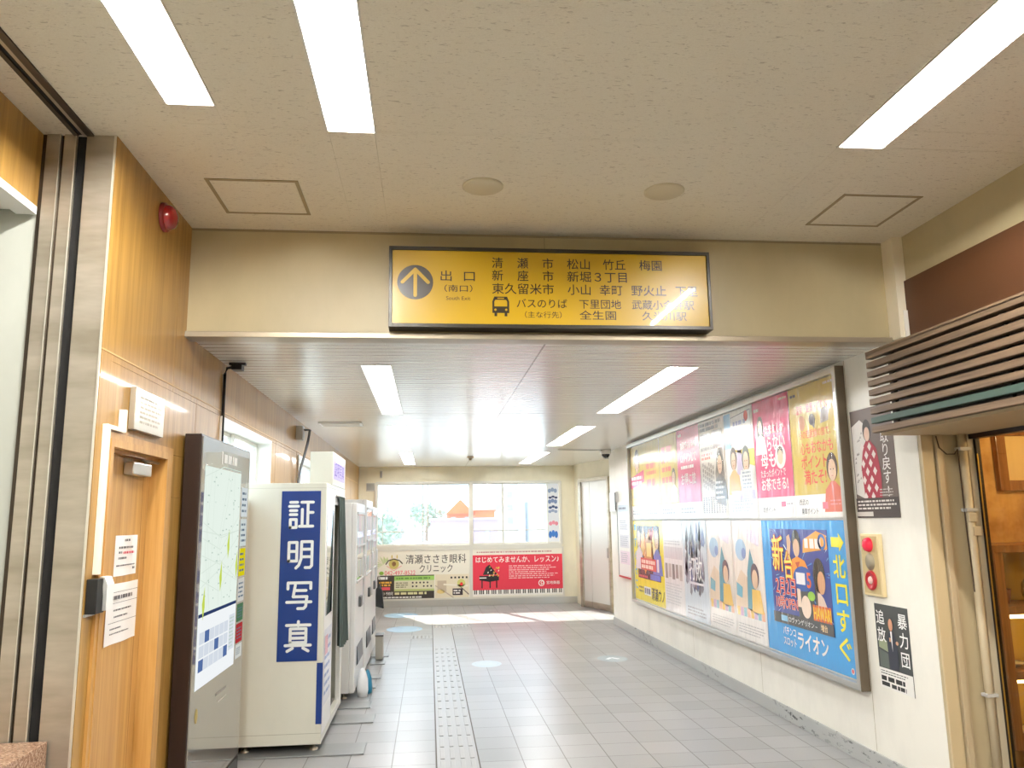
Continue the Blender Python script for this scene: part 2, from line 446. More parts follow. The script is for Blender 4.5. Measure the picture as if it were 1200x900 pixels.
# right wall of the corridor
wr = MB().m(WALLR).box(XR, 4.52, 0, XR + .3, 12.86, 2.9)
wr.m(mat('panel_joint', (188, 180, 158), .6))
for y in (5.28, 7.1, 8.95, 10.8): wr.box(XR - .0012, y, .12, XR, y + .005, ZK)
structure(wr, 'wall_right')
structure(MB().m(WALLB).prism([(2.95, 16.2, 0), (2.95, 15.62, 0), (3.55, 13.5, 0), (3.55, 12.8, 0), (3.9, 12.8, 0), (3.9, 16.3, 0)], (0, 0, 2.9)), 'wall_recess')
structure(MB().m(SKIRT).box(XR - .014, 4.52, 0, XR, 12.86, .115, .004), 'baseboard_right')
structure(MB().m(ALU).box(XL, YB - .014, 0, 2.95, YB, .13, .003), 'baseboard_back')
structure(MB().m(mat('skirt_brown', (150, 116, 74), .5)).box(XL, 4.5, 0, XL + .012, YB, .1, .003), 'baseboard_left')

# ------------------------------------------------------------------ back wall and its window
WX0, WX1, WZ0, WZ1 = -1.06, 2.66, 1.16, 2.42
wb = MB().m(WALLB)
wb.box(-1.6, YB, 0, 4.0, YB + .16, WZ0).box(-1.6, YB, WZ1, 4.0, YB + .16, 3.0).box(-1.6, YB, WZ0, WX0, YB + .16, WZ1).box(WX1, YB, WZ0, 4.0, YB + .16, WZ1)
structure(wb, 'wall_back')
w1 = empty('window_1', (.8, YB, WZ0), kind='structure')
fr = MB().m(ALUP)
fr.box(WX0, YB - .03, WZ0 - .05, WX1, YB + .12, WZ0 + .02).box(WX0, YB - .03, WZ1 - .025, WX1, YB + .12, WZ1 + .02)
fr.box(WX0 - .02, YB - .03, WZ0, WX0 + .025, YB + .12, WZ1).box(WX1 - .03, YB - .03, WZ0, WX1 + .02, YB + .12, WZ1)
fr.box(.80, YB - .035, WZ0, .87, YB + .12, WZ1)
fr.build('window_frame', w1)
def sash(x0, x1, y, low=True, mid=None):
    s = MB().m(ALUP)
    t = .022
    s.box(x0, y, WZ0 + .02, x0 + t, y + .03, WZ1 - .02).box(x1 - t, y, WZ0 + .02, x1, y + .03, WZ1 - .02)
    s.box(x0, y, WZ0 + .02, x1, y + .03, WZ0 + .05).box(x0, y, WZ1 - .045, x1, y + .03, WZ1 - .02)
    if low: s.box(x0, y + .004, 1.44, x1, y + .026, 1.462)
    for m_ in (mid or []): s.box(m_, y + .006, WZ0 + .02, m_ + .014, y + .024, WZ1 - .02)
    o = s.build('sash', w1)
    MB().m(GLASS).box(x0 + t, y + .012, WZ0 + .04, x1 - t, y + .016, WZ1 - .03).build('pane', o)
sash(WX0 + .02, -.02, YB + .03, True, [WX0 + .13])
sash(-.14, .81, YB + .07, False)
sash(.86, 1.50, YB + .03, True)
sash(1.46, 2.40, YB + .07, True, [1.74])
sash(2.38, 2.64, YB + .03, False)
# paper stickers seen on the last pane
pr = Print((2.40, YB + .025, WZ0 + .05), XP, ZP)
pr.rect(0, 0, .22, 1.16, (236, 240, 246), 0)
for i, (v, h, c) in enumerate([(1.02, .1, (150, 168, 200)), (.88, .05, (60, 74, 110)), (.80, .1, (128, 148, 190)), (.68, .06, (74, 96, 140)), (.60, .07, (160, 176, 206)), (.36, .09, (232, 150, 170)), (.14, .16, (60, 120, 200))]):
    for k in range(3):
        pr.ell(.04 + .06 * k + .01 * (i % 2), v + .02 * (k % 2), .035, h * .45, c, 1 + k, 10)
tag(pr.build('window_sticker'), 'narrow illustrated paper sign stuck upright on the last window pane', 'sign')
# left windows
for i, (y0, y1, z0, z1) in enumerate(WIN_L):
    w = empty('window_%d' % (i + 2), (XL, y0, z0), kind='structure')
    f = MB().m(WHITE)
    f.box(XL - .18, y0, z0, XL + .012, y0 + .03, z1).box(XL - .18, y1 - .03, z0, XL + .012, y1, z1)
    f.box(XL - .18, y0, z1 - .03, XL + .012, y1, z1).box(XL - .18, y0, z0, XL + .03, y1, z0 + .03)
    f.build('window_frame', w)
    ym = (y0 + y1) / 2
    for a, b, dx in ((y0 + .03, ym + .02, -.16), (ym - .02, y1 - .03, -.13)):
        s = MB().m(ALUP)
        s.box(XL + dx, a, z0 + .03, XL + dx + .025, a + .03, z1 - .03).box(XL + dx, b - .03, z0 + .03, XL + dx + .025, b, z1 - .03)
        s.box(XL + dx, a, z0 + .03, XL + dx + .025, b, z0 + .06).box(XL + dx, a, z1 - .06, XL + dx + .025, b, z1 - .03)
        o = s.build('sash', w)
        MB().m(GLASS).box(XL + dx + .01, a + .03, z0 + .06, XL + dx + .014, b - .03, z1 - .06).build('pane', o)

# steel double door in the recess by the back wall
d2 = empty('door_2', (3.2, 14.5, 0), kind='structure')
A, B = Vector((2.965, 15.55, 0)), Vector((3.30, 14.37, 0)); dv = (B - A).normalized(); nv = Vector((dv.y, -dv.x, 0))
if nv.x > 0: nv = -nv
def slab(mb, t0, t1, z0, z1, n0, n1):
    ps = [A + dv * t0 + nv * n0, A + dv * t1 + nv * n0, A + dv * t1 + nv * n1, A + dv * t0 + nv * n1]
    mb.prism([Vector((p.x, p.y, z0)) for p in ps], (0, 0, z1 - z0)); return mb
LEN = (B - A).length
DOORSTEEL = mat('door_steel', (214, 212, 204), .4, .2)
fm = MB().m(STEEL); slab(fm, 0, .1, 0, 2.42, -.02, .07); slab(fm, LEN - .06, LEN, 0, 2.42, -.02, .07); slab(fm, .1, LEN - .06, 2.36, 2.42, -.02, .07); fm.build('door_frame', d2)
l1 = MB().m(DOORSTEEL); slab(l1, .1, .42, .12, 2.36, .0, .035); o = l1.build('leaf', d2)
slab(MB().m(STEEL), .1, .42, .01, .12, .0, .04).build('kick_plate', o)
l1 = MB().m(DOORSTEEL); slab(l1, .43, LEN - .06, .12, 2.36, .0, .035); o = l1.build('leaf', d2)
slab(MB().m(STEEL), .43, LEN - .06, .01, .12, .0, .04).build('kick_plate', o)
slab(MB().m(ALU), LEN - .16, LEN - .12, .95, 1.12, .035, .06).build('handle', o)

# ------------------------------------------------------------------ near left: pillar, shutter rails, recess, granite sill
st = MB().m(STEEL).box(-1.405, 3.5, 0, -1.53, 3.58, ZC, .002)
st.m(mat('bright_edge', (232, 226, 212), .3, .6)).box(-1.402, 3.492, 0, -1.41, 3.5, ZC)
structure(st, 'pillar_steel')
rl = MB().m(GAP_SHADE).box(-1.53, 3.52, 0, -1.58, 3.6, ZC)
rl.m(STEEL).box(-1.575, 3.5, 0, -1.625, 3.6, ZC).box(-1.64, 3.5, 0, -1.70, 3.6, ZC, .002)
rl.m(DSTEEL).box(-1.622, 3.515, 0, -1.642, 3.6, ZC).box(-1.70, 3.51, 0, -1.72, 3.6, ZC)  # outermost dark strip stands in for the shadow gap beside the rail
rl.m(mat('bright_edge', (232, 226, 212))).box(-1.572, 3.494, 0, -1.577, 3.5, ZC).box(-1.638, 3.494, 0, -1.642, 3.5, ZC)
structure(rl, 'trim_shutter_guide')
tr = MB().m(DSTEEL).box(-1.50, -6, ZC - .008, -1.53, 3.5, ZC + .02).box(-1.565, -6, ZC - .008, -1.585, 3.5, ZC + .02)
tr.m(STEEL).box(-1.532, -6, ZC - .003, -1.55, 3.5, ZC + .02)
tr.m(GAP_SHADE).box(-1.549, -6, ZC - .002, -1.566, 3.5, ZC + .01)
structure(tr, 'trim_ceiling_track')
structure(MB().m(PANEL).box(-1.72, -6, 3.035, -1.80, 3.519, ZC + .02), 'wall_left_fascia')
rc = MB().m(WHITE).box(-1.715, -6, 3.0, -1.80, 3.5, 3.035).box(-1.80, -6, 3.02, -2.7, 3.5, 3.1)
structure(rc, 'trim_recess_rim')
PALE = dirty('pale_panel', (176, 178, 168), .4)
structure(MB().m(PALE).box(-1.72, 3.52, 0, -2.7, 3.6, 3.1).box(-2.7, -6, 0, -2.8, 3.6, 3.6), 'wall_recess_left')
gr = MB().m(GRANITE).box(-1.49, 2.2, 0, -2.2, 3.49, .82, .004)
tag(gr.build('granite_counter'), 'speckled brown granite block at the foot of the steel pillar', 'counter')

# wooden door in the left wall
d1 = empty('door_1', (XL, 4.05, 0), kind='structure')
y0, y1, zt = DOOR
f = MB().m(DOORWOOD)
f.box(XL - .17, y0, 0, XL + .018, y0 + .035, zt).box(XL - .17, y1 - .075, 0, XL + .018, y1, zt).box(XL - .17, y0, zt - .035, XL + .018, y1, zt)
f.box(XL, y0 - .03, 0, XL + .014, y0, zt + .03).box(XL, y1, 0, XL + .014, y1 + .025, zt + .03).box(XL, y0 - .03, zt, XL + .014, y1 + .025, zt + .03)
f.box(XL - .065, y0 + .035, zt - .05, XL - .03, y1 - .075, zt - .035)
f.build('door_frame', d1)
lf = MB().m(DOORWOOD).box(XL - .11, y0 + .04, .01, XL - .07, y1 - .08, zt - .04, .002)
lf.m(SEAMD).box(XL - .071, y0 + .065, .02, XL - .0692, y0 + .07, zt - .25).box(XL - .071, y1 - .165, .02, XL - .0692, y1 - .16, zt - .05)
leaf = lf.build('leaf', d1)
cl = MB().m(ALU).box(XL - .068, 4.02, 1.895, XL - .018, 4.27, 1.955, .006)
clo = cl.build('door_closer', d1, label='silver door closer')
MB().m(STEEL).tube([(XL - .045, 4.25, 1.955), (XL - .045, 4.25, 1.972), (XL - .02, 4.37, 1.972), (XL - .05, 4.22, 1.978)], .007).build('closer_arm', clo)
# papers on the door
def notice(y0, z0, w, h, label, lines, red=None, boxed=False, seed=3):
    sh = MB().m(ink((246, 244, 240))); x = XL - .068
    n = 10
    for i in range(n):
        a, b = i / n, (i + 1) / n
        bow = lambda t: .004 * math.sin(t * 9 + seed) + .002
        sh.poly([(x + bow(a), y0 + a * w, z0), (x + bow(b), y0 + b * w, z0), (x + bow(b), y0 + b * w, z0 + h), (x + bow(a), y0 + a * w, z0 + h)])
    o = sh.build('paper_notice', None, label, 'notice', origin=(x, y0 + w / 2, z0))
    p = Print((x + .007, y0, z0), YP, ZP)
    g = (92, 92, 96)
    for k, (v, u0, u1, s_) in enumerate(lines):
        p.smalltext(u0 * w, v * h - s_ / 2, u1 * w, v * h + s_ / 2, 1, g, 1, seed + k, .8)
    if red: p.smalltext(red[0] * w, red[2] * h - .006, red[1] * w, red[2] * h + .006, 1, (198, 60, 80), 2, seed, .9)
    if boxed:
        for a, b in (((.06, .86), (.94, .86)), ((.06, .68), (.94, .68)), ((.06, .36), (.94, .36)), ((.94, .36), (.94, .86))):
            p.line([(a[0] * w, a[1] * h), (b[0] * w, b[1] * h)], .002, g, 1)
    p.build('printed_lines', o); return o
notice(3.985, 1.415, .275, .19, 'smaller white paper notice taped on the wooden door, above the other', [(.88, .35, .62, .013), (.70, .1, .9, .012), (.58, .1, .3, .012), (.44, .1, .5, .012), (.26, .02, .95, .008), (.17, .78, .9, .014)], (.3, .85, .57), seed=4)
notice(3.915, 1.107, .40, .275, 'larger white paper notice taped lower on the wooden door', [(.77, .12, .85, .022), (.56, .2, .85, .009), (.45, .22, .7, .009), (.26, .12, .5, .008), (.18, .12, .75, .007)], boxed=True, seed=9)
# cable cover around the door casing
cc = MB().m(mat('ivory_trunking', (240, 232, 214), .4))
cc.box(XL, 3.735, 2.065, XL + .03, 3.76, 2.17, .002).box(XL, 3.565, 2.065, XL + .025, 3.735, 2.085, .002).box(XL, 3.565, 1.45, XL + .025, 3.595, 2.085, .002)
tag(cc.build('cable_trunking'), 'thin ivory cable trunking bent over the wooden door corner', 'cable cover')
lk = empty('lock_box', (XL, 3.53, 1.29), 'small black and white lock box beside the door papers', 'lock')
MB().m(BLACK).box(XL + .001, 3.515, 1.295, XL + .045, 3.60, 1.435, .003).build('body', lk)
lid = MB().m(WHITE); lid.prism([(XL + .02, 3.60, 1.30), (XL + .065, 3.565, 1.305), (XL + .065, 3.565, 1.41), (XL + .055, 3.56, 1.44), (XL + .02, 3.60, 1.44)], (.0, .075, 0)); lid.build('cover', lk)
MB().m(ALU).box(XL + .0005, 3.505, 1.285, XL + .01, 3.67, 1.295).build('bracket', lk)
# plaque and red lamp
pq = MB().m(mat('satin_plate', (196, 190, 176), .3, .7)).box(XL + .001, 3.85, 2.095, XL + .03, 4.26, 2.295, .003)
pqo = tag(pq.build('metal_plaque'), 'blank looking satin metal plaque above the wooden door', 'plaque')
p = Print((XL + .0305, 3.85, 2.095), YP, ZP); p.smalltext(.06, .03, .38, .17, 6, mat('etched', (176, 168, 152), .5, .5), 1, 5, .5); p.build('etched_lettering', pqo)
rd = empty('alarm_lamp', (XL, 4.15, 3.25), 'round red alarm lamp high on the wood wall below the ceiling', 'lamp')
MB().m(mat('red_ring', (120, 24, 20), .4)).lathe((XL, 4.15, 3.25), XP, [(.078, .001), (.078, .018), (.07, .022), (0, .022)]).build('base_ring', rd)
MB().m(mat('red_lens', (150, 26, 26), .18, coat=.5)).lathe((XL + .02, 4.15, 3.25), XP, [(.068, 0), (.066, .02), (.056, .038), (.035, .05), (0, .055)]).build('lens', rd)

# ------------------------------------------------------------------ ceiling lamps and ceiling fittings
def lamp(x0, x1, y0, y1, z, label, near, group):
    t = empty('ceiling_light', ((x0 + x1) / 2, (y0 + y1) / 2, z), label, 'ceiling light', group)
    h = MB().m(ALUP)
    r = .008
    h.box(x0 - r, y0 - r, z - .004, x0, y1 + r, z + .002).box(x1, y0 - r, z - .004, x1 + r, y1 + r, z + .002).box(x0, y0 - r, z - .004, x1, y0, z + .002).box(x0, y1, z - .004, x1, y1 + r, z + .002)
    h.box(x0, y0, z + .085, x1, y1, z + .1)
    h.build('rim', t)
    rf = MB().m(REFLECTOR); w = x1 - x0; c = (x0 + x1) / 2; d = .07
    pr_ = [(x0 + .001, z), (x0 + w * .30, z + d), (x1 - w * .30, z + d), (x1 - .001, z)]
    for (a, b), (e, f_) in zip(pr_, pr_[1:]): rf.poly([(a, y0, b), (e, y0, f_), (e, y1, f_), (a, y1, b)])
    for y in (y0 + .001, y1 - .001): rf.poly([(a, y, b) for a, b in pr_])
    rf.build('reflector', t)
    tb = MB().m(TUBEN if near else TUBEF); k = 1 if y1 - y0 < 2 else 2
    for i in range(k):
        a = y0 + .03 + i * (y1 - y0 - .03) / k; b_ = y0 + (i + 1) * (y1 - y0 - .03) / k
        o = MB().m(TUBEN if near else TUBEF).tube([(c, a, z + .035), (c, b_, z + .035)], .0165, 10).build('tube', t)
    return t
NL = ['recessed strip lamp in the near ceiling, closest to the wood wall and ceiling track', 'recessed strip lamp in the near ceiling, second from the wood wall', 'recessed strip lamp in the near ceiling above the shop awning']
for a, l_ in zip(NEARLIGHTS, NL): lamp(*a, ZC, l_, True, 'strip lamps in the near ceiling')
for a in ADDEDLIGHTS: lamp(*a, ZC, 'added recessed strip lamp, unseen behind the viewpoint, brightening the near zone', True, 'added strip lamps behind the viewpoint')
FL = ['strip lamp in the corridor ceiling by the wood wall, first behind the yellow sign', 'strip lamp in the corridor ceiling by the poster wall, first behind the yellow sign',
      'strip lamp in the corridor ceiling by the wood wall, middle of its row of three', 'strip lamp in the corridor ceiling by the poster wall, middle of its row of three',
      'strip lamp in the corridor ceiling by the wood wall, next to the back window', 'strip lamp in the corridor ceiling by the poster wall, next to the back window']
for a, l_ in zip(FARLIGHTS, FL): lamp(*a, ZK, l_, False, 'strip lamps in the corridor ceiling')
def hatch(x0, y0, x1, y1, z, label, m, w=.018):
    t = empty('access_hatch', ((x0 + x1) / 2, (y0 + y1) / 2, z), label, 'hatch', 'ceiling hatches')
    f = MB().m(m); f.box(x0, y0, z - .004, x1, y0 + w, z).box(x0, y1 - w, z - .004, x1, y1, z).box(x0, y0 + w, z - .004, x0 + w, y1 - w, z).box(x1 - w, y0 + w, z - .004, x1, y1 - w, z)
    f.build('frame', t)
    MB().m(CEIL).box(x0 + w + .003, y0 + w + .003, z - .0025, x1 - w - .003, y1 - w - .003, z).build('panel', t)
HF = mat('hatch_frame', (164, 148, 112), .5, .2)
hatch(-1.14, 3.93, -.675, 4.39, ZC, 'square access hatch in the near ceiling beside the red alarm lamp', HF)
hatch(2.25, 3.90, 2.71, 4.36, ZC, 'square access hatch in the near ceiling beside the cream pillar', HF)
for x, l_ in ((.275, 'round cream speaker cover in the near ceiling, above the arrow end of the yellow sign'), (1.25, 'round cream speaker cover in the near ceiling, above the far end of the yellow sign')):
    s = MB().m(mat('speaker_cover', (214, 204, 176), .7)).lathe((x, 3.93, ZC), (0, 0, -1), [(.107, 0), (.107, .006), (.098, .012), (0, .014)], 32)
    tag(s.build('speaker_cover'), l_, 'speaker', 'ceiling speaker covers')
vt = empty('ceiling_vent', (-.97, 8.95, ZK), 'flat white air vent in the corridor ceiling above the photo booth', 'vent')
v_ = MB().m(WHITE).box(-1.21, 8.78, ZK - .012, -.745, 9.12, ZK, .003); v_.build('frame', vt)
v_ = MB().m(ALUP)
for i in range(5): v_.box(-1.18, 8.81 + i * .058, ZK - .018, -.775, 8.845 + i * .058, ZK - .011)
v_.build('slats', vt)
dm = empty('security_camera', (2.80, 12.5, ZK), 'small black dome camera under the corridor ceiling by the poster wall', 'camera')
MB().m(WHITE).lathe((2.80, 12.5, ZK), (0, 0, -1), [(.09, 0), (.09, .05), (.075, .07), (0, .07)]).build('base', dm)
MB().m(mat('dome_black', (20, 20, 24), .1, coat=.5)).lathe((2.80, 12.5, ZK - .07), (0, 0, -1), [(.068, 0), (.06, .03), (.035, .058), (0, .066)]).build('dome', dm)
sd = empty('smoke_detector', (.70, 13.7, ZK), 'small round detector on the corridor ceiling before the back window', 'detector')
MB().m(mat('detector', (206, 196, 172), .5)).lathe((.70, 13.7, ZK), (0, 0, -1), [(.06, 0), (.06, .02), (.045, .03), (0, .03)]).build('base', sd)
MB().m(mat('detector_dark', (150, 138, 110), .5)).lathe((.70, 13.7, ZK - .03), (0, 0, -1), [(.03, 0), (.022, .03), (0, .034)]).build('sensor', sd)
ln = MB().m(GREYL).tube([(2.0, 12.3, ZK - .01), (2.74, 12.45, ZK - .01)], .006)
tag(ln.build('cable_conduit'), 'thin pale cable conduit on the corridor ceiling leading to the dome camera', 'conduit')

# ------------------------------------------------------------------ yellow direction sign on the header
sg = empty('direction_sign', (.73, YH - .1, 2.765), 'long yellow station exit sign in a black frame on the header', 'sign')
SX0, SX1, SZ0, SZ1, SY = -.24, 1.705, 2.765, 3.255, YH - .12
YEL = mat('sign_yellow', (196, 158, 0), .3, coat=.7)
YEL.node_tree.nodes['Principled BSDF'].inputs['Coat Roughness'].default_value = .012
fb = MB().m(mat('sign_frame', (52, 48, 40), .3, .3))
fb.box(SX0, SY, SZ0, SX1, SY + .118, SZ0 + .022, .002).box(SX0, SY, SZ1 - .022, SX1, SY + .118, SZ1, .002).box(SX0, SY, SZ0, SX0 + .02, SY + .118, SZ1, .002).box(SX1 - .02, SY, SZ0, SX1, SY + .118, SZ1, .002)
fb.build('frame', sg)
fcs = MB().m(YEL).box(SX0 + .018, SY + .01, SZ0 + .02, SX1 - .018, SY + .1, SZ1 - .02).build('face', sg)
p = Print((SX0, SY + .0095, SZ0), XP, ZP)
INK = mat('sign_ink', (46, 36, 18), .3, coat=.7)
INK.node_tree.nodes['Principled BSDF'].inputs['Coat Roughness'].default_value = .012
YI = YEL
H_ = SZ1 - SZ0
def row(frac, items, h=.071, wt=.012):
    for t, a, b in items: p.text(t, a, H_ * (1 - frac), h, INK, 1, u1=b, wt=wt)
row(.185, [('清', .607, .673), ('瀬', .759, .825), ('市', .911, .977), ('松山', 1.06, 1.20), ('竹丘', 1.28, 1.42), ('梅園', 1.505, 1.645)])
row(.345, [('新', .607, .673), ('座', .759, .825), ('市', .911, .977), ('新堀３丁目', 1.06, 1.425)])
row(.51, [('東久留米市', .607, .977), ('小山', 1.06, 1.20), ('幸町', 1.255, 1.395), ('野火止', 1.45, 1.665), ('下里', 1.725, 1.86)])
row(.69, [('バスのりば', .752, 1.055), ('下里団地', 1.128, 1.383), ('武蔵小金井駅', 1.45, 1.835)], .062)
row(.83, [('全生園', 1.128, 1.35), ('久米川駅', 1.51, 1.785)], .06)
row(.83, [('（主な行先）', .80, 1.02)], .042, .008)
row(.36, [('出', .302, .368), ('口', .440, .505)], .07)
row(.515, [('（南口）', .325, .49)], .046, .008)
row(.635, [('South Exit', .335, .478)], .032, .004)
p.ell(.154, H_ * .555, .105, .105, INK, 1, 40)
cu, cv = .154, H_ * .555
for a, b in (((0, -.08), (0, .075)), ((0, .078), (-.075, .0)), ((0, .078), (.075, .0))):
    p.line([(cu + a[0], cv + a[1]), (cu + b[0], cv + b[1])], .021, YI, 2 if a[0] == b[0] else 3)
for q in ((0, -.08), (0, .078), (-.075, 0), (.075, 0)): p.ell(cu + q[0], cv + q[1], .0105, .0105, YI, 4, 12)
bu, bv = .607, H_ * .145
p.poly([(bu, bv + .02), (bu + .1, bv + .02), (bu + .1, bv + .09), (bu + .088, bv + .12), (bu + .012, bv + .12), (bu, bv + .09)], INK, 1)
p.rect(bu + .012, bv, bu + .028, bv + .02, INK, 1).rect(bu + .072, bv, bu + .088, bv + .02, INK, 1)
p.poly([(bu + .012, bv + .06), (bu + .088, bv + .06), (bu + .088, bv + .09), (bu + .082, bv + .1), (bu + .018, bv + .1), (bu + .012, bv + .09)], YI, 2)
p.rect(bu + .03, bv + .107, bu + .07, bv + .113, YI, 2)
p.ell(bu + .018, bv + .04, .007, .007, YI, 2, 10).ell(bu + .082, bv + .04, .007, .007, YI, 2, 10)
p.build('lettering', sg)

# ------------------------------------------------------------------ advertising boards under the back window
def backboard(x0, x1, label):
    t = empty('advert_board', ((x0 + x1) / 2, YB, .17), label, 'advertising board', 'boards under the window')
    f = MB().m(ALUP)
    f.box(x0 - .03, YB - .04, .13, x1 + .03, YB - .002, .165).box(x0 - .03, YB - .04, 1.08, x1 + .03, YB - .002, 1.11).box(x0 - .03, YB - .04, .165, x0, YB - .002, 1.08).box(x1, YB - .04, .165, x1 + .03, YB - .002, 1.08)
    f.build('frame', t)
    MB().m(ink((244, 240, 226))).box(x0, YB - .03, .165, x1, YB - .004, 1.08).build('sheet', t)
    return t
t = backboard(-1.02, .80, 'pale eye clinic advertising board under the window')
p = Print((-1.02, YB - .0305, .165), XP, ZP); W_, Hh = 1.82, .915
DK = (70, 66, 62)
p.text('清瀬ささき眼科', .56, Hh * .82, .19, DK, 1, u1=1.75, wt=.012); p.text('クリニック', .83, Hh * .62, .17, DK, 1, u1=1.48, wt=.012)
p.text('042-497-8522', .15, Hh * .545, .12, (228, 96, 110), 1, u1=.75, wt=.008)
p.ell(.09, Hh * .54, .045, .035, (130, 176, 70), 1)
for i in range(8):
    a = math.radians(60 + i * 22); p.poly([(.12, Hh * .72), (.12 + .2 * math.cos(a) - .02 * math.sin(a), Hh * .72 + .17 * math.sin(a)), (.12 + .15 * math.cos(a) + .03 * math.sin(a), Hh * .72 + .13 * math.sin(a) - .03)], (200, 216, 160), 1)
p.ell(.33, Hh * .73, .10, .10, (206, 190, 110), 2).ell(.33, Hh * .73, .04, .045, (120, 84, 50), 3)
p.line([(.17, Hh * .72), (.22, Hh * .80), (.33, Hh * .835), (.44, Hh * .80), (.5, Hh * .73)], .022, (50, 46, 44), 4)
p.line([(.19, Hh * .69), (.33, Hh * .59), (.48, Hh * .69)], .012, (236, 160, 150), 3)
p.ell(.29, Hh * .88, .012, .04, (214, 190, 100), 2).ell(.39, Hh * .88, .012, .04, (214, 190, 100), 2)
p.rect(0, 0, 1.12, Hh * .49, (58, 50, 46), 1); p.rect(.34, Hh * .16, 1.12, Hh * .47, (226, 222, 192), 2)
p.rect(.34, Hh * .38, 1.12, Hh * .47, (158, 204, 104), 3); p.rect(.34, Hh * .155, 1.12, Hh * .2, (190, 200, 130), 3)
for r_ in range(2):
    for k in range(6):
        if (r_, k) not in ((1, 2), (0, 5)): p.ell(.70 + .072 * k, Hh * (.33 - .075 * r_), .018, .018, DK, 4, 10)
p.smalltext(.37, Hh * .22, .62, Hh * .35, 3, (150, 146, 120), 4, 3); p.smalltext(.38, Hh * .40, 1.08, Hh * .45, 1, (90, 130, 60), 4, 4)
p.smalltext(.03, Hh * .40, .31, Hh * .47, 1, (240, 240, 236), 2, 2, .8); p.smalltext(.05, Hh * .26, .3, Hh * .37, 2, (236, 180, 70), 2, 8, .7)
p.rect(.02, Hh * .185, .26, Hh * .25, (236, 96, 110), 2); p.text('ネット予約可', .03, Hh * .11, .075, (244, 244, 240), 2, u1=.32, wt=.01)
p.smalltext(.35, Hh * .08, 1.1, Hh * .14, 1, (224, 220, 170), 2, 5, .8); p.smalltext(.03, Hh * .01, 1.1, Hh * .05, 1, (230, 228, 222), 2, 6, .8)
p.rect(1.14, 0, 1.80, Hh * .49, (236, 226, 200), 1); p.rect(1.18, Hh * .12, 1.36, Hh * .36, (206, 190, 166), 2)
p.line([(1.14, Hh * .26), (1.5, 0)], .02, (196, 180, 160), 3); p.line([(1.3, Hh * .28), (1.78, Hh * .24)], .03, (246, 240, 224), 3); p.line([(1.62, Hh * .24), (1.8, Hh * .06)], .02, (120, 110, 104), 3)
for k in range(5): p.rect(1.44 + .075 * k, Hh * .40, 1.475 + .075 * k, Hh * .44, (40, 38, 36), 3)
p.ell(1.25, Hh * .13, .08, .04, (236, 212, 140), 3); p.ell(1.65, Hh * .3, .08, .08, (216, 214, 130), 3); p.ell(1.655, Hh * .28, .03, .035, (220, 60, 60), 4)
p.rect(1.48, Hh * .05, 1.68, Hh * .19, (64, 54, 60), 5); p.smalltext(1.5, Hh * .07, 1.66, Hh * .17, 2, (236, 232, 226), 6, 5, .6)
p.build('print', t)
t = backboard(.86, 2.66, 'red piano lesson advertising board under the window')
p = Print((.86, YB - .0305, .165), XP, ZP); W_ = 1.80
RED = (226, 58, 80); WH = (250, 246, 240)
p.rect(0, Hh * .14, W_, Hh * .88, RED, 1)
p.text('はじめてみませんか、レッスン♪', .06, Hh * .78, .125, WH, 2, u1=1.73, wt=.022, grow=.2)
p.smalltext(.72, Hh * .36, 1.72, Hh * .66, 7, (246, 200, 200), 2, 5, .45)
p.text('宮地楽器', 1.47, Hh * .27, .07, WH, 2, u1=1.74, wt=.02); p.ring(1.37, Hh * .265, .045, .062, WH, 2); p.ring(1.385, Hh * .275, .02, .032, WH, 3); p.rect(1.36, Hh * .22, 1.37, Hh * .3, WH, 3)
p.smalltext(.08, Hh * .92, 1.72, Hh * .96, 1, (200, 150, 150), 2, 7, .7)
nk = 52; kw = W_ / nk
for i in range(nk):
    p.rect(i * kw + .0015, .02, (i + 1) * kw - .0015, Hh * .14, (250, 248, 242), 2)
    if i % 7 not in (2, 6): p.rect((i + 1) * kw - kw * .3, Hh * .055, (i + 1) * kw + kw * .3, Hh * .14, (40, 34, 36), 3)
PK = (38, 36, 38)
p.poly([(.13, Hh * .44), (.52, Hh * .44), (.52, Hh * .34), (.33, Hh * .31), (.13, Hh * .35)], PK, 2); p.poly([(.2, Hh * .46), (.26, Hh * .62), (.33, Hh * .68), (.4, Hh * .58), (.5, Hh * .46)], PK, 2)
for u in (.17, .33, .46): p.rect(u, Hh * .18, u + .025, Hh * .36, PK, 2)
p.rect(.13, Hh * .385, .27, Hh * .405, WH, 3)
rr = random.Random(4)
for i in range(22):
    u, v_ = .27 + rr.random() * .25, Hh * (.4 + rr.random() * .22); p.poly([(u, v_), (u + .03, v_ + .012), (u + .02, v_ + .04)], [(240, 200, 80), (236, 150, 70), (246, 236, 220), (210, 200, 90)][i % 4], 4)
p.build('print', t)
for x0, x1, z0, z1, l_, nm, c in ((-1.25, -1.09, 2.26, 2.42, 'grey metal cover plate high in the corner beside the back window', 'cover_plate', GREYL), (-.985, -.94, 2.52, 2.66, 'small grey switch plate on the back wall above the window', 'switch_plate', GREYL)):
    o = tag(MB().m(c).box(x0, YB - .03, z0, x1, YB - .001, z1, .004).build(nm), l_, 'plate')
    MB().m(mat('plate_insert', (160, 160, 156), .4)).box(x0 + .012, YB - .034, z0 + .02, x1 - .012, YB - .029, z1 - .02).build('insert', o)

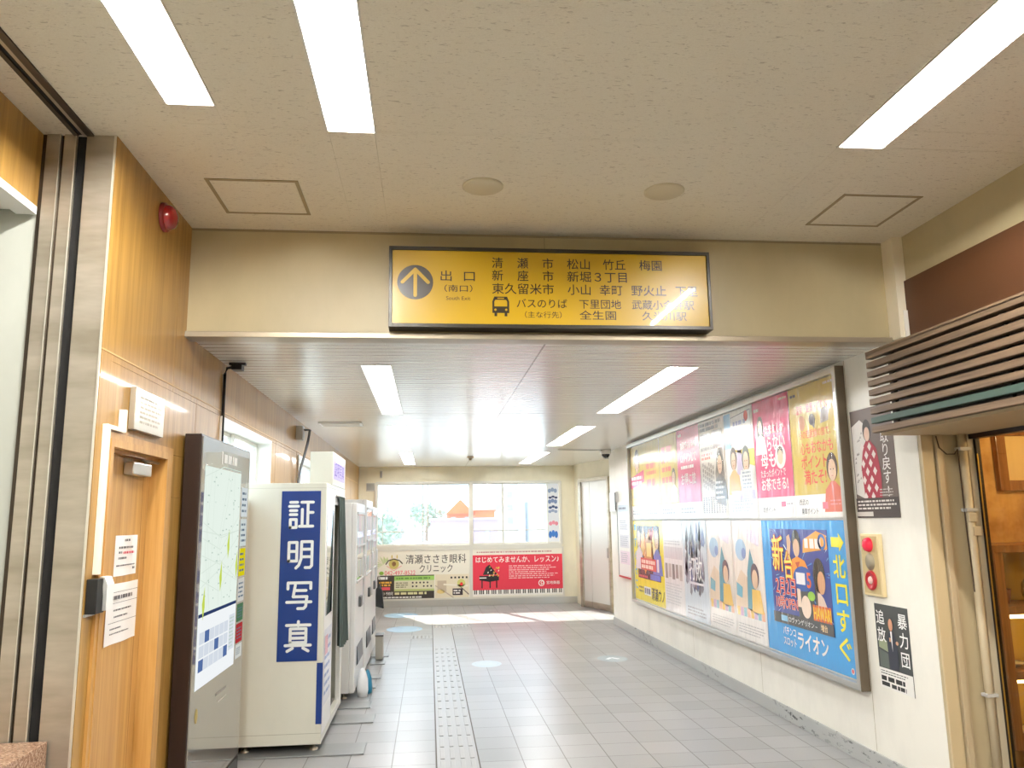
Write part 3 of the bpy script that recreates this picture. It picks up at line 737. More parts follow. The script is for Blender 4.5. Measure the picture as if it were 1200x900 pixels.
# ------------------------------------------------------------------ framed poster wall on the right
bd = empty('poster_case', (XR, 8.4, .5), 'long aluminium framed poster case covering the corridor wall', 'poster case')
BY0, BY1, BZ0, BZ1, BXF = 5.30, 11.40, .49, 2.70, XR - .07
f = MB().m(ALU)
w = .045
f.box(BXF, BY0, BZ0, XR - .001, BY1, BZ0 + w, .006).box(BXF, BY0, BZ1 - w, XR - .001, BY1, BZ1, .006).box(BXF, BY0, BZ0, XR - .001, BY0 + w, BZ1, .006).box(BXF, BY1 - w, BZ0, XR - .001, BY1, BZ1, .006)
f.build('frame', bd)
MB().m(mat('frame_side', (112, 100, 84), .4, .6)).box(BXF + .004, BY0 - .008, BZ0, XR - .001, BY0, BZ1).build('side_cover', bd)
PX = XR - .03
MB().m(mat('case_back', (236, 234, 228), .5)).box(PX + .004, BY0 + .03, BZ0 + .03, XR - .002, BY1 - .03, BZ1 - .03).build('backing', bd)
MB().m(GREYL).box(PX - .006, BY0 + .04, 1.622, PX + .004, BY1 - .04, 1.634).build('divider', bd)
def poster(y_left, width, z0, h, base, label, group):
    """y_left is the viewer's left edge (larger y)"""
    n = 14
    mb = MB().m(ink(base, True))
    rr = random.Random(int(y_left * 100)); ph = rr.random() * 6
    mb.poly([(PX, y_left, z0), (PX, y_left - width, z0), (PX, y_left - width, z0 + h), (PX, y_left, z0 + h)])
    o = mb.build('poster', None, label, 'poster', group, origin=(PX, y_left - width / 2, z0))
    return o, Print((PX - .0005, y_left, z0), YM, ZP, True, .0005), width, h
GU = 'posters in the upper row of the case'; GL = 'posters in the lower row of the case'
UP = [(11.33, .72), (10.61, .73), (9.87, .74), (9.12, .78), (8.33, .74), (7.58, .70), (6.87, .73), (6.13, .76)]
Z0U, HU = 1.638, 1.015
GOLD = (206, 180, 84); PINK = (214, 70, 118); PW = (244, 240, 236); SKIN = (226, 190, 160); HAIR = (66, 50, 44); PTXT = (226, 112, 96)
def person_print(p, u, v, s, hair=HAIR, top=(200, 70, 80), l=3, longhair=False):
    p.ell(u, v, .085 * s, .11 * s, hair, l, 18)
    if longhair: p.rect(u - .085 * s, v - .2 * s, u + .085 * s, v, hair, l)
    p.ell(u, v - .025 * s, .06 * s, .085 * s, SKIN, l + 1, 18)
    p.poly([(u - .16 * s, v - .34 * s), (u - .12 * s, v - .17 * s), (u - .03 * s, v - .11 * s), (u + .03 * s, v - .11 * s), (u + .12 * s, v - .17 * s), (u + .16 * s, v - .34 * s)], top, l + .5)
    p.rect(u - .03 * s, v - .022 * s, u - .012 * s, v - .014 * s, HAIR, l + 2); p.rect(u + .012 * s, v - .022 * s, u + .03 * s, v - .014 * s, HAIR, l + 2)
    p.rect(u - .014 * s, v - .07 * s, u + .014 * s, v - .064 * s, (180, 80, 80), l + 2)
# 1 gold with person and red band
o, p, w, h = poster(*UP[0], Z0U, HU, PW, 'gold poster of a person behind a slanted pink band, above the yellow poster', GU)
p.rect(0, .18, w, h, GOLD, 1); person_print(p, .36, .80, 1.5, top=(150, 140, 130)); p.poly([(0, .42), (w, .5), (w, .66), (0, .58)], PINK, 6); p.smalltext(.06, .46, .66, .60, 2, WH, 7, 3, .6); p.smalltext(.06, .05, .6, .13, 2, (150, 150, 150), 2, 3, .4); p.build('print', o)
# 2, 3 gold with orange lines
o, p, w, h = poster(*UP[1], Z0U, HU, PW, 'gold poster with four short lines of orange writing, second from the window end', GU)
p.rect(0, .18, w, h, GOLD, 1)
for v_, s_, k in ((.80, .085, 4), (.69, .085, 5), (.6, .06, 7), (.47, .12, 6)): p.smalltext(.12, v_ - s_ / 2, .62, v_ + s_ / 2, 1, PTXT, 2, k, .8)
p.ell(.63, .36, .05, .08, (150, 140, 120), 2); p.smalltext(.06, .05, .6, .13, 2, (150, 150, 150), 2, 4, .4); p.build('print', o)
o, p, w, h = poster(*UP[2], Z0U, HU, PW, 'gold poster with orange writing in front of a pink poster, third from the window end', GU)
p.rect(0, .18, w, h, GOLD, 1)
for v_, s_, k in ((.84, .10, 14), (.72, .10, 15), (.6, .07, 17), (.47, .09, 16)): p.smalltext(.1, v_ - s_ / 2, .56, v_ + s_ / 2, 1, PTXT, 2, k, .8)
person_print(p, .58, .5, .9, top=(236, 232, 226)); p.smalltext(.06, .05, .6, .13, 2, (150, 150, 150), 2, 5, .4); p.build('print', o)
# 4 pink
o, p, w, h = poster(*UP[3], Z0U, HU, PW, 'plain pink poster with white writing beside the brown newspaper poster', GU)
p.rect(0, .18, w, h, PINK, 1); p.smalltext(.05, .93, .2, .97, 1, WH, 2, 3, .8)
p.text('乗車ポイントに', .12, .82, .09, WH, 2, u1=.66, wt=.02); p.text('ログインして', .12, .68, .12, WH, 2, u1=.66, wt=.02); p.smalltext(.12, .55, .64, .6, 1, WH, 2, 9, .7); p.text('お得に旅', .12, .44, .14, WH, 2, u1=.62, wt=.02)
p.smalltext(.06, .05, .6, .13, 2, (150, 150, 150), 2, 6, .4); p.build('print', o)
# 5 magazine style
o, p, w, h = poster(*UP[4], Z0U, HU, (224, 214, 200), 'brown magazine cover style poster crowded with vertical headlines', GU)
p.smalltext(.03, .9, .7, 1.0, 2, (70, 62, 58), 2, 3, .7); p.rect(.03, .78, .35, .88, (92, 84, 78), 2); p.smalltext(.06, .80, .33, .865, 1, WH, 3, 2, .9); p.rect(.4, .72, .68, .89, (120, 104, 92), 2)
p.smalltext(.04, .70, .68, .74, 1, (110, 92, 80), 3, 6, .8); p.smalltext(.05, .60, .4, .68, 2, (206, 96, 80), 3, 4, .6)
for k in range(6): p.vtext('新春特集号', .09 + .06 * k, .58 - .02 * (k % 3), .05, .055, (110, 90, 76), 3, .01)
p.poly([(.46, .15), (.7, .12), (.68, .70), (.54, .70), (.44, .45)], (120, 104, 90), 2); person_print(p, .58, .56, 1.1, top=(90, 78, 70), l=4)
for k in range(4): p.smalltext(.44, .34 - .05 * k, .7, .37 - .05 * k, 1, PW, 8, k, .8)
for k in range(9): p.smalltext(.05 + .075 * k, .05, .05 + .075 * k + .03, .22, 8, (120, 110, 108), 3, k, .7)
p.build('print', o)
# 6 light blue illustrated
o, p, w, h = poster(*UP[5], Z0U, HU, (242, 238, 230), 'pale blue poster with a white speech balloon and yellow picture', GU)
p.rect(0, .66, .17, 1.0, (138, 190, 226), 2); p.poly([(.15, .69), (.6, .77), (.66, .82), (.66, .98), (.18, .95)], (250, 250, 248), 4); p.line([(.15, .69), (.6, .77), (.66, .82), (.66, .98), (.18, .95), (.15, .69)], .008, (140, 140, 150), 5)
p.ell(.56, .93, .045, .05, (220, 74, 64), 6); p.smalltext(.24, .78, .56, .92, 2, (150, 160, 200), 6, 4, .55)
p.poly([(.12, .64), (.7, .62), (.7, .46), (.5, .5), (.4, .6)], (244, 216, 90), 2); person_print(p, .2, .56, 1.0, top=(236, 180, 110)); person_print(p, .5, .54, 1.1, hair=(90, 100, 96), top=(190, 184, 220)); p.poly([(.28, .4), (.42, .4), (.4, .66), (.3, .64)], (204, 190, 216), 2)
p.rect(.36, .25, .66, .44, (232, 232, 228), 5); p.smalltext(.4, .26, .64, .43, 5, (160, 170, 176), 6, 6, .5); p.rect(.12, .2, .4, .25, (206, 206, 240), 5); p.smalltext(.1, .05, .62, .17, 4, (190, 196, 200), 3, 7, .5); p.build('print', o)
# 7 pink with white writing
o, p, w, h = poster(*UP[6], Z0U, HU, PW, 'bright pink poster with large white writing beside the gold end poster', GU)
p.rect(0, .17, w, h, PINK, 1); p.smalltext(.03, .925, .15, .955, 1, WH, 2, 3, .9); p.smalltext(.55, .965, .71, .985, 1, WH, 2, 4, .9)
p.text('たまにしか', .24, .745, .095, WH, 2, u1=.62, wt=.03); p.text('乗らない', .13, .625, .145, WH, 2, u1=.62, wt=.035); p.text('母も、', .13, .49, .155, WH, 2, u1=.50, wt=.035)
p.text('たまったポイントで', .11, .375, .075, WH, 2, u1=.60, wt=.02); p.text('お茶できる!', .11, .28, .115, WH, 2, u1=.63, wt=.03)
person_print(p, .15, .80, .75, top=(240, 230, 226), longhair=True); p.ell(.52, .5, .1, .1, (250, 238, 232), 2); p.ell(.52, .535, .055, .05, HAIR, 3); p.ell(.52, .495, .05, .06, SKIN, 4)
p.text('のポイント', .11, .065, .055, (70, 70, 70), 2, u1=.36); p.rect(.48, .09, .56, .13, (232, 90, 130), 2); p.smalltext(.58, .1, .7, .12, 1, (150, 150, 150), 2, 4, .5); p.build('print', o)
# 8 gold with red writing
o, p, w, h = poster(*UP[7], Z0U, HU, PW, 'gold poster with orange red writing and food photos, at the end above the blue poster', GU)
p.rect(0, .17, w, h, GOLD, 1); p.smalltext(.03, .94, .14, .97, 1, (80, 80, 80), 2, 3, .7); p.smalltext(.58, .97, .73, .99, 1, WH, 2, 4, .9)
OR = (222, 82, 66)
p.text('温泉・絶景・グルメ', .12, .83, .075, OR, 2, u1=.62, wt=.02); p.ell(.2, .725, .055, .06, (206, 150, 110), 2); p.ell(.37, .735, .05, .045, (70, 66, 74), 2); p.poly([(.36, .7), (.4, .66), (.43, .74)], (60, 56, 60), 3); p.poly([(.5, .69), (.62, .7), (.64, .78), (.58, .81), (.52, .79)], (150, 140, 130), 2)
p.text('冬の西武線の旅で、', .14, .63, .07, OR, 2, u1=.64, wt=.015); p.text('心もおなかも', .15, .525, .105, OR, 2, u1=.66, wt=.025); p.text('ポイントも', .15, .415, .115, OR, 2, u1=.67, wt=.03); p.text('満たそ!', .18, .30, .12, OR, 2, u1=.53, wt=.03)
person_print(p, .62, .36, .95, top=(220, 110, 90)); p.rect(.01, .0, .74, .168, (246, 242, 238), 3); p.text('西武の', .07, .115, .05, (84, 84, 84), 5, u1=.22, wt=.01); p.text('乗車ポイント', .1, .045, .05, (84, 84, 84), 5, u1=.37, wt=.01); p.rect(.44, .06, .52, .11, (236, 130, 150), 5); p.smalltext(.56, .08, .72, .13, 2, (232, 150, 150), 5, 3, .4); p.build('print', o)
# lower row
Z0L, HL = .545, 1.07
o, p, w, h = poster(11.32, 1.46, Z0L, HL, (250, 226, 20), 'yellow poster with fiery picture at the window end of the lower row', GL)
p.rect(.2, .30, 1.30, 1.0, (60, 40, 50), 1)
rr = random.Random(3)
for i in range(30):
    u = .35 + rr.random() * .75; v_ = .45 + rr.random() * .4; p.poly([(u, v_ - .1), (u + .12 * rr.random() + .03, v_), (u + .02, v_ + .16), (u - .09, v_ + .02)], [(240, 150, 60), (250, 210, 130), (220, 70, 50), (255, 236, 190)][i % 4], 2 + i % 3)
p.rect(.62, .55, .95, .82, (196, 130, 50), 6); p.rect(.68, .6, .9, .78, (248, 216, 120), 7); p.smalltext(.4, .43, 1.1, .56, 2, (250, 220, 200), 8, 4, .7); p.rect(.36, .42, 1.12, .575, (206, 70, 60), 7)
person_print(p, .3, .86, 1.3, hair=(70, 60, 70), top=(230, 224, 230), l=6); person_print(p, 1.18, .86, 1.4, hair=(70, 50, 60), top=(80, 110, 190), l=6); p.rect(1.16, .42, 1.24, .58, (240, 230, 226), 7)
p.rect(.22, .30, .75, .36, (40, 40, 60), 8); p.rect(.82, .31, 1.29, .38, (50, 110, 200), 8); p.smalltext(.25, .31, .72, .35, 1, (220, 90, 90), 9, 3, .7)
p.vtext('すぐそこ', .1, .85, .15, .19, (90, 190, 236), 2, .04); p.rect(.05, .94, .15, 1.02, (90, 190, 236), 2)
p.text('清瀬ウノ', .84, .13, .17, (50, 44, 30), 2, u1=1.42, wt=.03); p.rect(.48, .09, .82, .2, (246, 246, 240), 2); p.smalltext(.5, .1, .8, .19, 1, (90, 90, 120), 3, 4, .8); p.smalltext(.22, .1, .46, .2, 2, (120, 110, 40), 2, 4, .5); p.build('print', o)
o, p, w, h = poster(9.86, .77, Z0L, HL, (238, 232, 232), 'pale grey poster with small faded photographs beside the yellow poster', GL)
p.rect(.03, .62, .74, .76, (214, 204, 208), 1)
for k in range(5): p.rect(.05 + .14 * k, .38 + .02 * (k % 2), .15 + .14 * k, .56, [(150, 140, 136), (190, 176, 170), (120, 112, 112)][k % 3], 1)
p.smalltext(.05, .78, .7, .84, 2, (196, 188, 194), 1, 4, .5); p.smalltext(.05, .08, .7, .34, 8, (206, 202, 204), 1, 5, .4); p.build('print', o)
o, p, w, h = poster(9.08, .80, Z0L, HL, (214, 222, 232), 'dark blue and grey poster with white brush character in the lower row', GL)
rr = random.Random(6)
for i in range(60):
    u = .06 + rr.random() * .66; v_ = .25 + rr.random() * .6; p.poly([(u, v_), (u + .04 * rr.random() + .02, v_ + .05), (u + .01, v_ + .22), (u - .04, v_ + .03)], [(84, 78, 92), (120, 116, 132), (70, 84, 140), (160, 160, 176)][i % 4], 1 + i % 3)
p.text('打敗', .2, .55, .28, (246, 246, 250), 6, u1=.64, wt=.02); p.rect(.18, .38, .7, .405, (226, 226, 236), 6); p.smalltext(.08, .04, .7, .14, 3, (150, 150, 160), 2, 5, .5); p.build('print', o)
for q, (yl, lab) in enumerate(((8.26, 'pastel poster of a figure in teal, beside the dark brush character poster'), (7.545, 'pastel poster of a figure in teal, beside the blue arrow poster'))):
    o, p, w, h = poster(yl, .705, Z0L, HL, (240, 228, 218), lab, GL)
    p.rect(.0, .0, w, .28, (244, 238, 232), 1)
    p.poly([(.02, .25), (.3, .22), (.34, .55), (.18, .62), (.05, .5)], (232, 206, 180), 2); p.ell(.2, .8, .13, .1, (168, 196, 222), 2); p.ell(.27, .77, .05, .05, (120, 140, 190), 3)
    p.poly([(.3, .28), (.52, .24), (.5, .66), (.42, .82), (.33, .6)], (84, 150, 170), 3); p.ell(.5, .58, .09, .11, (86, 70, 90), 5); p.ell(.5, .55, .065, .085, SKIN, 6); p.poly([(.42, .46), (.6, .46), (.66, .26), (.4, .26)], (236, 190, 90), 5)
    p.poly([(.05, .38), (.18, .36), (.2, .46), (.06, .5)], (110, 170, 190), 4); p.poly([(.36, .9), (.62, .84), (.64, .96), (.4, 1.0)], (226, 212, 226), 2)
    for k in range(8): p.rect(.04 + .08 * k, .2, .11 + .08 * k, .28, [(240, 196, 100), (206, 170, 200), (140, 190, 200), (238, 180, 150)][k % 4], 3)
    p.smalltext(.05, .04, .66, .14, 4, (190, 186, 184), 2, 4, .4); p.build('print', o)
BLU = (38, 156, 226); YW = (250, 236, 30)
o, p, w, h = poster(6.835, 1.445, Z0L, HL, BLU, 'big blue poster with yellow arrow and tall yellow writing', GL)
p.rect(.16, .24, 1.17, 1.0, (40, 66, 150), 1)
rr = random.Random(12)
for i in range(46):
    u = .18 + rr.random() * .97; v_ = .36 + rr.random() * .62; a = math.atan2(v_ - .68, u - .66); L_ = .06 + rr.random() * .12
    du, dv_ = math.cos(a), math.sin(a); u2 = min(max(u + du * L_, .17), 1.16); v2 = min(max(v_ + dv_ * L_, .33), .995)
    p.poly([(u, v_), (u2 - dv_ * .015, v2 + du * .012 if .34 < v2 < .98 else v2), (u2, v2), ], [(120, 190, 240), (220, 236, 250), (30, 60, 150), (70, 140, 220)][i % 4], 2)
# generic figures: orange shirt, dark hair
p.poly([(.5, .6), (.56, .76), (.66, .79), (.78, .76), (.9, .62), (.78, .56), (.62, .56)], (240, 150, 60), 4); p.ell(.655, .9, .075, .095, (40, 44, 48), 5); p.ell(.655, .855, .055, .07, SKIN, 6); p.poly([(.52, .74), (.56, .9), (.54, .96), (.49, .94), (.48, .76)], SKIN, 4); p.poly([(.62, .74), (.66, .69), (.7, .75)], (200, 80, 50), 6)
p.poly([(.76, .82), (1.16, .86), (1.15, .96), (1.0, .99), (.78, .92)], (244, 170, 80), 4); p.smalltext(.8, .85, 1.08, .94, 1, (250, 240, 236), 6, 4, .8); p.ring(1.08, .91, .035, .06, (50, 110, 190), 6)
p.ell(1.0, .66, .095, .13, (32, 38, 42), 5); p.ell(1.03, .61, .06, .085, (214, 160, 120), 6); p.poly([(.93, .36), (.93, .62), (.99, .54), (1.05, .5), (1.12, .4), (1.1, .33)], (226, 200, 184), 5); p.rect(.92, .36, .955, .62, (40, 40, 44), 6)
p.ell(.74, .62, .17, .095, (40, 90, 170), 7); p.smalltext(.62, .57, .8, .67, 1, (240, 240, 244), 8, 5, .9); p.text('5', .80, .62, .16, (240, 110, 50), 9, u1=.87, wt=.04)
p.poly([(.64, .31), (.6, .5), (.78, .54), (.9, .5), (.88, .31)], (60, 66, 70), 6); p.ell(.76, .41, .08, .085, (244, 220, 200), 8); p.rect(.62, .40, .68, .54, (244, 220, 200), 7); p.ell(.86, .5, .06, .035, (150, 206, 80), 9)
for k in range(6): p.rect(.87 + .048 * k, .30, .91 + .048 * k, .44, (226, 110, 40), 9)
p.text('HAWARI', .88, .385, .12, (250, 214, 60), 11, u1=1.15, wt=.03)
for dx, c, wt, l_ in ((0, (206, 60, 40), .075, 9), (0, (250, 232, 110), .02, 10)):
    p.text('新', .20, .80, .31, c, l_, u1=.42, wt=wt); p.text('台', .42, .71, .24, c, l_, u1=.57, wt=wt)
for dx, c, wt, l_ in ((0, (250, 232, 220), .06, 9), (0, (226, 76, 66), .015, 10)):
    p.text('2月2日', .23, .54, .16, c, l_, u1=.60, wt=wt); p.text('10時OPEN', .22, .41, .115, c, l_, u1=.62, wt=wt)
p.rect(.16, .24, 1.17, .325, (58, 62, 66), 12); p.rect(.3, .26, .42, .305, (130, 190, 226), 13); p.text('ロヴァンゲリオン ~', .44, .283, .048, (236, 240, 244), 13, u1=.92, wt=.01); p.text('増台', .98, .283, .055, (250, 220, 170), 13, u1=1.08, wt=.03)
p.poly([(1.22, .88), (1.33, .88), (1.33, .85), (1.40, .915), (1.33, .98), (1.33, .95), (1.22, .95)], YW, 3)
for i, ch in enumerate('北口すぐ'): p.text(ch, 1.225 if i != 1 else 1.24, .745 - i * .188, .175, YW, 3, u1=1.395, wt=.035)
p.text('パチンコ', .31, .185, .075, WH, 3, u1=.54, wt=.03); p.text('スロット', .31, .105, .075, WH, 3, u1=.54, wt=.03); p.text('ライオン', .57, .14, .15, WH, 3, u1=1.06, wt=.04)
p.ell(1.385, .045, .022, .022, WH, 3); p.ell(1.385, .045, .014, .014, (214, 60, 70), 4); p.build('print', o)

# notice board past the case
nb = empty('notice_board', (XR, 11.87, .78), 'narrow white notice board past the end of the poster case', 'notice board')
f = MB().m(WHITE).box(XR - .03, 11.5, .8, XR - .001, 12.27, 1.9, .003); f.build('board', nb)
f = MB().m(GREYD).box(XR - .034, 12.262, .8, XR - .001, 12.28, 1.9); f.build('edge', nb); MB().m(mat('red_edge', (190, 60, 70), .4)).box(XR - .035, 11.5, .775, XR - .001, 12.28, .8).build('bottom_edge', nb)
p = Print((XR - .0305, 12.25, .8), YM, ZP); p.rect(.05, .95, .7, 1.05, (206, 214, 220), 1); p.smalltext(.1, .97, .6, 1.03, 1, (120, 120, 130), 2, 3, .5)
for k in range(3): p.rect(.1, .66 - .24 * k, .66, .85 - .24 * k, [(236, 236, 240), (226, 226, 232), (240, 226, 236)][k], 1); p.smalltext(.14, .68 - .24 * k, .62, .83 - .24 * k, 5, (176, 180, 190), 2, k, .4)
p.build('print', nb)
sb = tag(MB().m(WHITE).box(XR - .05, 12.3, 1.76, XR - .001, 12.7, 2.06, .004).build('wall_box'), 'small white wall box above the narrow notice board', 'box')
MB().m(GREYD).box(XR - .055, 12.29, 1.78, XR - .045, 12.31, 2.05).build('hinge', sb)

# posters and fire alarm beyond the case
def wallposter(yl, yr, z0, z1, base, label):
    mb = MB().m(ink(base)).box(XR - .0025, yr, z0, XR - .0005, yl, z1)
    o = mb.build('poster', None, label, 'poster', 'posters beside the shop', origin=(XR, (yl + yr) / 2, z0))
    return o, Print((XR - .003, yl, z0), YM, ZP), yl - yr, z1 - z0
o, p, w, h = wallposter(5.26, 4.76, 1.63, 2.36, (112, 98, 92), 'grey poster of a person in a red checked robe, partly behind the wooden louvre')
p.poly([(.01, .16), (.2, .1), (.21, .6), (.12, .66), (.01, .62)], (222, 216, 210), 1)
for i in range(24):
    a, b_ = .02 + random.random() * .16, .2 + random.random() * .38; p.poly([(a, b_), (a + .02, b_ + .004), (a + .012, b_ + .02)], (150, 140, 136), 2)
p.ell(.2, .58, .05, .075, (48, 40, 40), 3); p.ell(.2, .555, .034, .048, (226, 192, 172), 4)
robe = [(.12, .1), (.1, .34), (.14, .47), (.18, .51), (.23, .51), (.3, .45), (.33, .28), (.32, .1)]
p.poly(robe, (168, 52, 70), 3)
for i in range(5):
    for j in range(7):
        u, v_ = .13 + i * .045, .14 + j * .055
        if (i + j) % 2 == 0 and .11 < u < .31: p.poly([(u, v_ - .03), (u + .024, v_), (u, v_ + .03), (u - .024, v_)], (234, 222, 218), 5)
p.vtext('取り戻す!', .40, .57, .095, .088, (244, 240, 236), 3, .012); p.rect(0, 0, w, .13, (74, 64, 62), 6); p.smalltext(.02, .05, .48, .12, 3, (226, 220, 214), 7, 3, .5); p.rect(.0, .01, .2, .04, (214, 206, 200), 7); p.smalltext(.3, .135, .48, .19, 3, (200, 192, 186), 6, 5, .4); p.build('print', o)
o, p, w, h = wallposter(5.16, 4.79, .55, 1.075, (70, 74, 74), 'dark anti gang poster with white vertical writing, below the fire alarm panel')
p.rect(0, 0, w, .125, (242, 240, 234), 2); p.poly([(.02, .24), (.12, .22), (.12, .13), (.02, .13)], (96, 104, 98), 1); p.poly([(.02, .3), (.12, .3), (.13, .23), (.02, .25)], (150, 160, 130), 1)
p.ell(.175, .405, .024, .038, (206, 150, 120), 4); p.poly([(.13, .13), (.12, .3), (.15, .36), (.175, .375), (.2, .36), (.235, .3), (.23, .13)], (54, 58, 70), 3); p.poly([(.165, .365), (.185, .365), (.178, .24)], (236, 236, 236), 4); p.rect(.15, .3, .17, .325, (206, 160, 130), 5); p.ell(.235, .3, .015, .012, (206, 160, 130), 5)
p.vtext('追放', .065, .49, .095, .11, (246, 246, 244), 4, .02); p.vtext('暴力団', .31, .49, .1, .115, (246, 246, 244), 4, .02); p.smalltext(.02, .085, .34, .115, 2, (90, 90, 90), 3, 4, .4); p.smalltext(.02, .045, .33, .08, 1, (40, 40, 40), 3, 5, .8); p.rect(.02, .015, .11, .04, (40, 40, 40), 3); p.smalltext(.13, .01, .33, .04, 1, (50, 50, 50), 3, 6, .8); p.build('print', o)
fa = empty('fire_alarm_panel', (XR, 5.1, 1.13), 'ivory fire alarm panel with red lamp and red button on the white wall', 'fire alarm')
IV = mat('ivory_metal', (226, 208, 162), .4)
MB().m(IV).box(XR - .03, 4.995, 1.125, XR - .001, 5.215, 1.525, .004).build('case', fa)
MB().m(mat('ivory_lip', (196, 176, 128), .4)).box(XR - .033, 5.01, 1.14, XR - .0295, 5.2, 1.51).build('door', fa)
yc = 5.105
MB().m(mat('red_lens_bright', (236, 30, 66), .15, coat=.6)).lathe((XR - .033, yc, 1.455), (-1, 0, 0), [(.048, 0), (.048, .008), (.04, .028), (.02, .038), (0, .04)]).build('lamp_lens', fa)
MB().m(mat('speaker_mesh', (166, 156, 132), .6, .3)).lathe((XR - .033, yc, 1.345), (-1, 0, 0), [(.055, 0), (.055, .004), (0, .006)]).build('speaker_grille', fa)
pb = MB().m(mat('alarm_red', (178, 34, 44), .3)).lathe((XR - .033, yc, 1.225), (-1, 0, 0), [(.062, 0), (.062, .012), (.05, .018), (.046, .010), (0, .010)]).build('button_ring', fa)
MB().m(mat('alarm_button', (226, 190, 180), .3)).lathe((XR - .043, yc, 1.225), (-1, 0, 0), [(.026, 0), (.022, .006), (0, .007)]).build('button', pb)

# ------------------------------------------------------------------ cream pillar, shop front, louvre awning
structure(MB().m(CREAM).box(2.90, 4.53, 2.73, 3.1, YH, ZC, .003), 'pillar_cream')
structure(MB().m(HEADER).box(2.97, -6, 2.5, 3.1, 4.53, 3.5), 'wall_right_upper')
tag(MB().m(FASCIA).box(2.955, -1.5, 2.635, 2.969, 4.53, 3.09).build('fascia_board'), 'plain dark brown fascia board above the wooden louvre', 'board')
sb = MB().m(ALU).box(2.945, 3.42, 2.80, 2.955, 3.455, 2.88, .002); tag(sb.build('metal_clip'), 'small pale metal clip on the brown fascia board', 'clip')
lv = empty('louvre_awning', (2.8, 2.6, 2.13), 'brown wooden slat louvre awning hung over the shop front', 'awning')
LY0, LY1 = .4, 4.53
GREEN = mat('slat_green', (64, 84, 76), .6)
pitch = (2.60 - 2.15) / 8
for i in range(9):
    z = 2.135 + i * pitch
    b = MB().m(GREEN if i == 1 else SLAT).box(2.655, LY0, z, 2.70, LY1, z + .036, .003)
    b.build('slat', lv, label='dark green slat' if i == 1 else None)
back = MB().m(mat('louvre_dark', (44, 36, 30), .7)).box(2.78, LY0, 2.14, 2.80, LY1 - .03, 2.60)
for y in (LY1 - .2, 3.4, 2.4, 1.4): back.box(2.70, y, 2.14, 2.72, y + .03, 2.61)
back.build('support_frame', lv)
MB().m(mat('awning_top', (120, 98, 76), .6)).box(2.655, LY0, 2.612, 2.96, LY1, 2.63).build('top_board', lv)
MB().m(mat('soffit_board', (176, 156, 122), .6)).box(2.70, LY0, 2.118, 3.30, LY1 - .02, 2.135).build('soffit', lv)
# jamb of the shop at the end of the wall
jb = MB().m(BEIGE).box(XR + .001, 4.5, 0, 3.24, 4.519, 2.72)
structure(jb, 'wall_shop_end')
jm = MB().m(mat('jamb_face', (204, 186, 148), .45)).box(XR + .002, 4.485, 0, XR + .075, 4.5, 2.118, .002)
jm.m(mat('jamb_rail', (196, 180, 148), .4, .1)).box(XR + .09, 4.475, 0, XR + .125, 4.5, 2.118, .004).box(XR + .13, 4.485, 0, XR + .14, 4.5, 2.118)
structure(jm, 'trim_3')
cp = empty('conduit_pipe', (3.15, 4.46, 0), 'cream painted conduit pipe running up beside the shop glass', 'pipe')
MB().m(mat('pipe_cream', (202, 188, 158), .45)).tube([(3.175, 4.46, 0), (3.175, 4.46, 2.118)], .024, 14).build('pipe', cp)
for z in (.62, 1.66, 2.02): MB().m(GREYL).box(3.14, 4.43, z, 3.21, 4.485, z + .02, .003).build('clamp', cp)
for z, y in ((1.60, 0), (1.52, .02)):
    MB().m(mat('pipe_cream', (216, 202, 172))).box(3.15 + y, 4.43, z, 3.20 + y, 4.47, z + .055, .004).build('junction_box', cp)
MB().m(mat('wire_dark', (70, 52, 34), .6)).tube([(3.02, 4.47, 2.11), (3.03, 4.465, 2.04), (3.07, 4.46, 2.0), (3.12, 4.46, 2.0), (3.14, 4.455, 2.03), (3.142, 4.455, 1.6), (3.15, 4.455, 1.2)], .004, 6).build('wire', cp)
sf = MB().m(mat('shop_frame_pale', (206, 194, 166), .4)).box(3.21, 4.46, 0, 3.25, 4.5, 2.118, .003)
sf.m(mat('shop_frame_black', (34, 26, 20), .35, .3)).box(3.25, 4.44, 0, 3.275, 4.5, 2.118)
sf.m(mat('brass', (186, 150, 66), .3, .8)).box(3.246, 4.434, 0, 3.252, 4.44, 2.0)
sf.m(BROWNBLK).box(3.22, .4, 2.09, 3.28, 4.47, 2.118)
structure(sf, 'trim_4')
wd = empty('window_4', (3.26, 2.5, 0), kind='structure')
MB().m(SHOPGLASS).box(3.258, .45, .05, 3.262, 4.44, 2.09).build('pane', wd)
MB().m(BROWNBLK).box(3.24, .45, 0, 3.28, 4.44, .05).build('sill', wd)
SHOPW = mat('shop_plaster', (206, 156, 84), .7)
nt, N, L, b = nodes_of(SHOPW)
L.new(ramp(nt, noise(nt, coords(nt, (3, 3, 3)), 1.4, 6, .65), [(.35, srgb((178, 128, 62))), (.6, srgb((222, 176, 104)))]), b.inputs['Base Color'])
structure(MB().m(SHOPW).box(3.28, 5.2, 0, 5.1, 5.3, 2.7).box(5.0, .2, 0, 5.1, 5.2, 2.7).box(3.28, .2, 0, 5.0, .3, 2.7), 'wall_shop_inside')
structure(MB().m(mat('shop_ceiling', (206, 176, 128), .7)).box(3.1, .2, 2.62, 5.1, 5.3, 2.75), 'ceiling_shop')
structure(MB().m(HEADER).box(2.97, -6, 0, 3.3, .4, 2.6), 'wall_right_near')
structure(MB().m(SHOPWOOD).box(3.28, 5.1, 2.25, 5.0, 5.2, 2.62).box(3.28, 4.62, 2.28, 3.36, 5.2, 2.62), 'trim_5')
pf = empty('picture_frame', (4.12, 5.2, 1.85), 'wooden framed panel on the warm lit shop wall', 'frame')
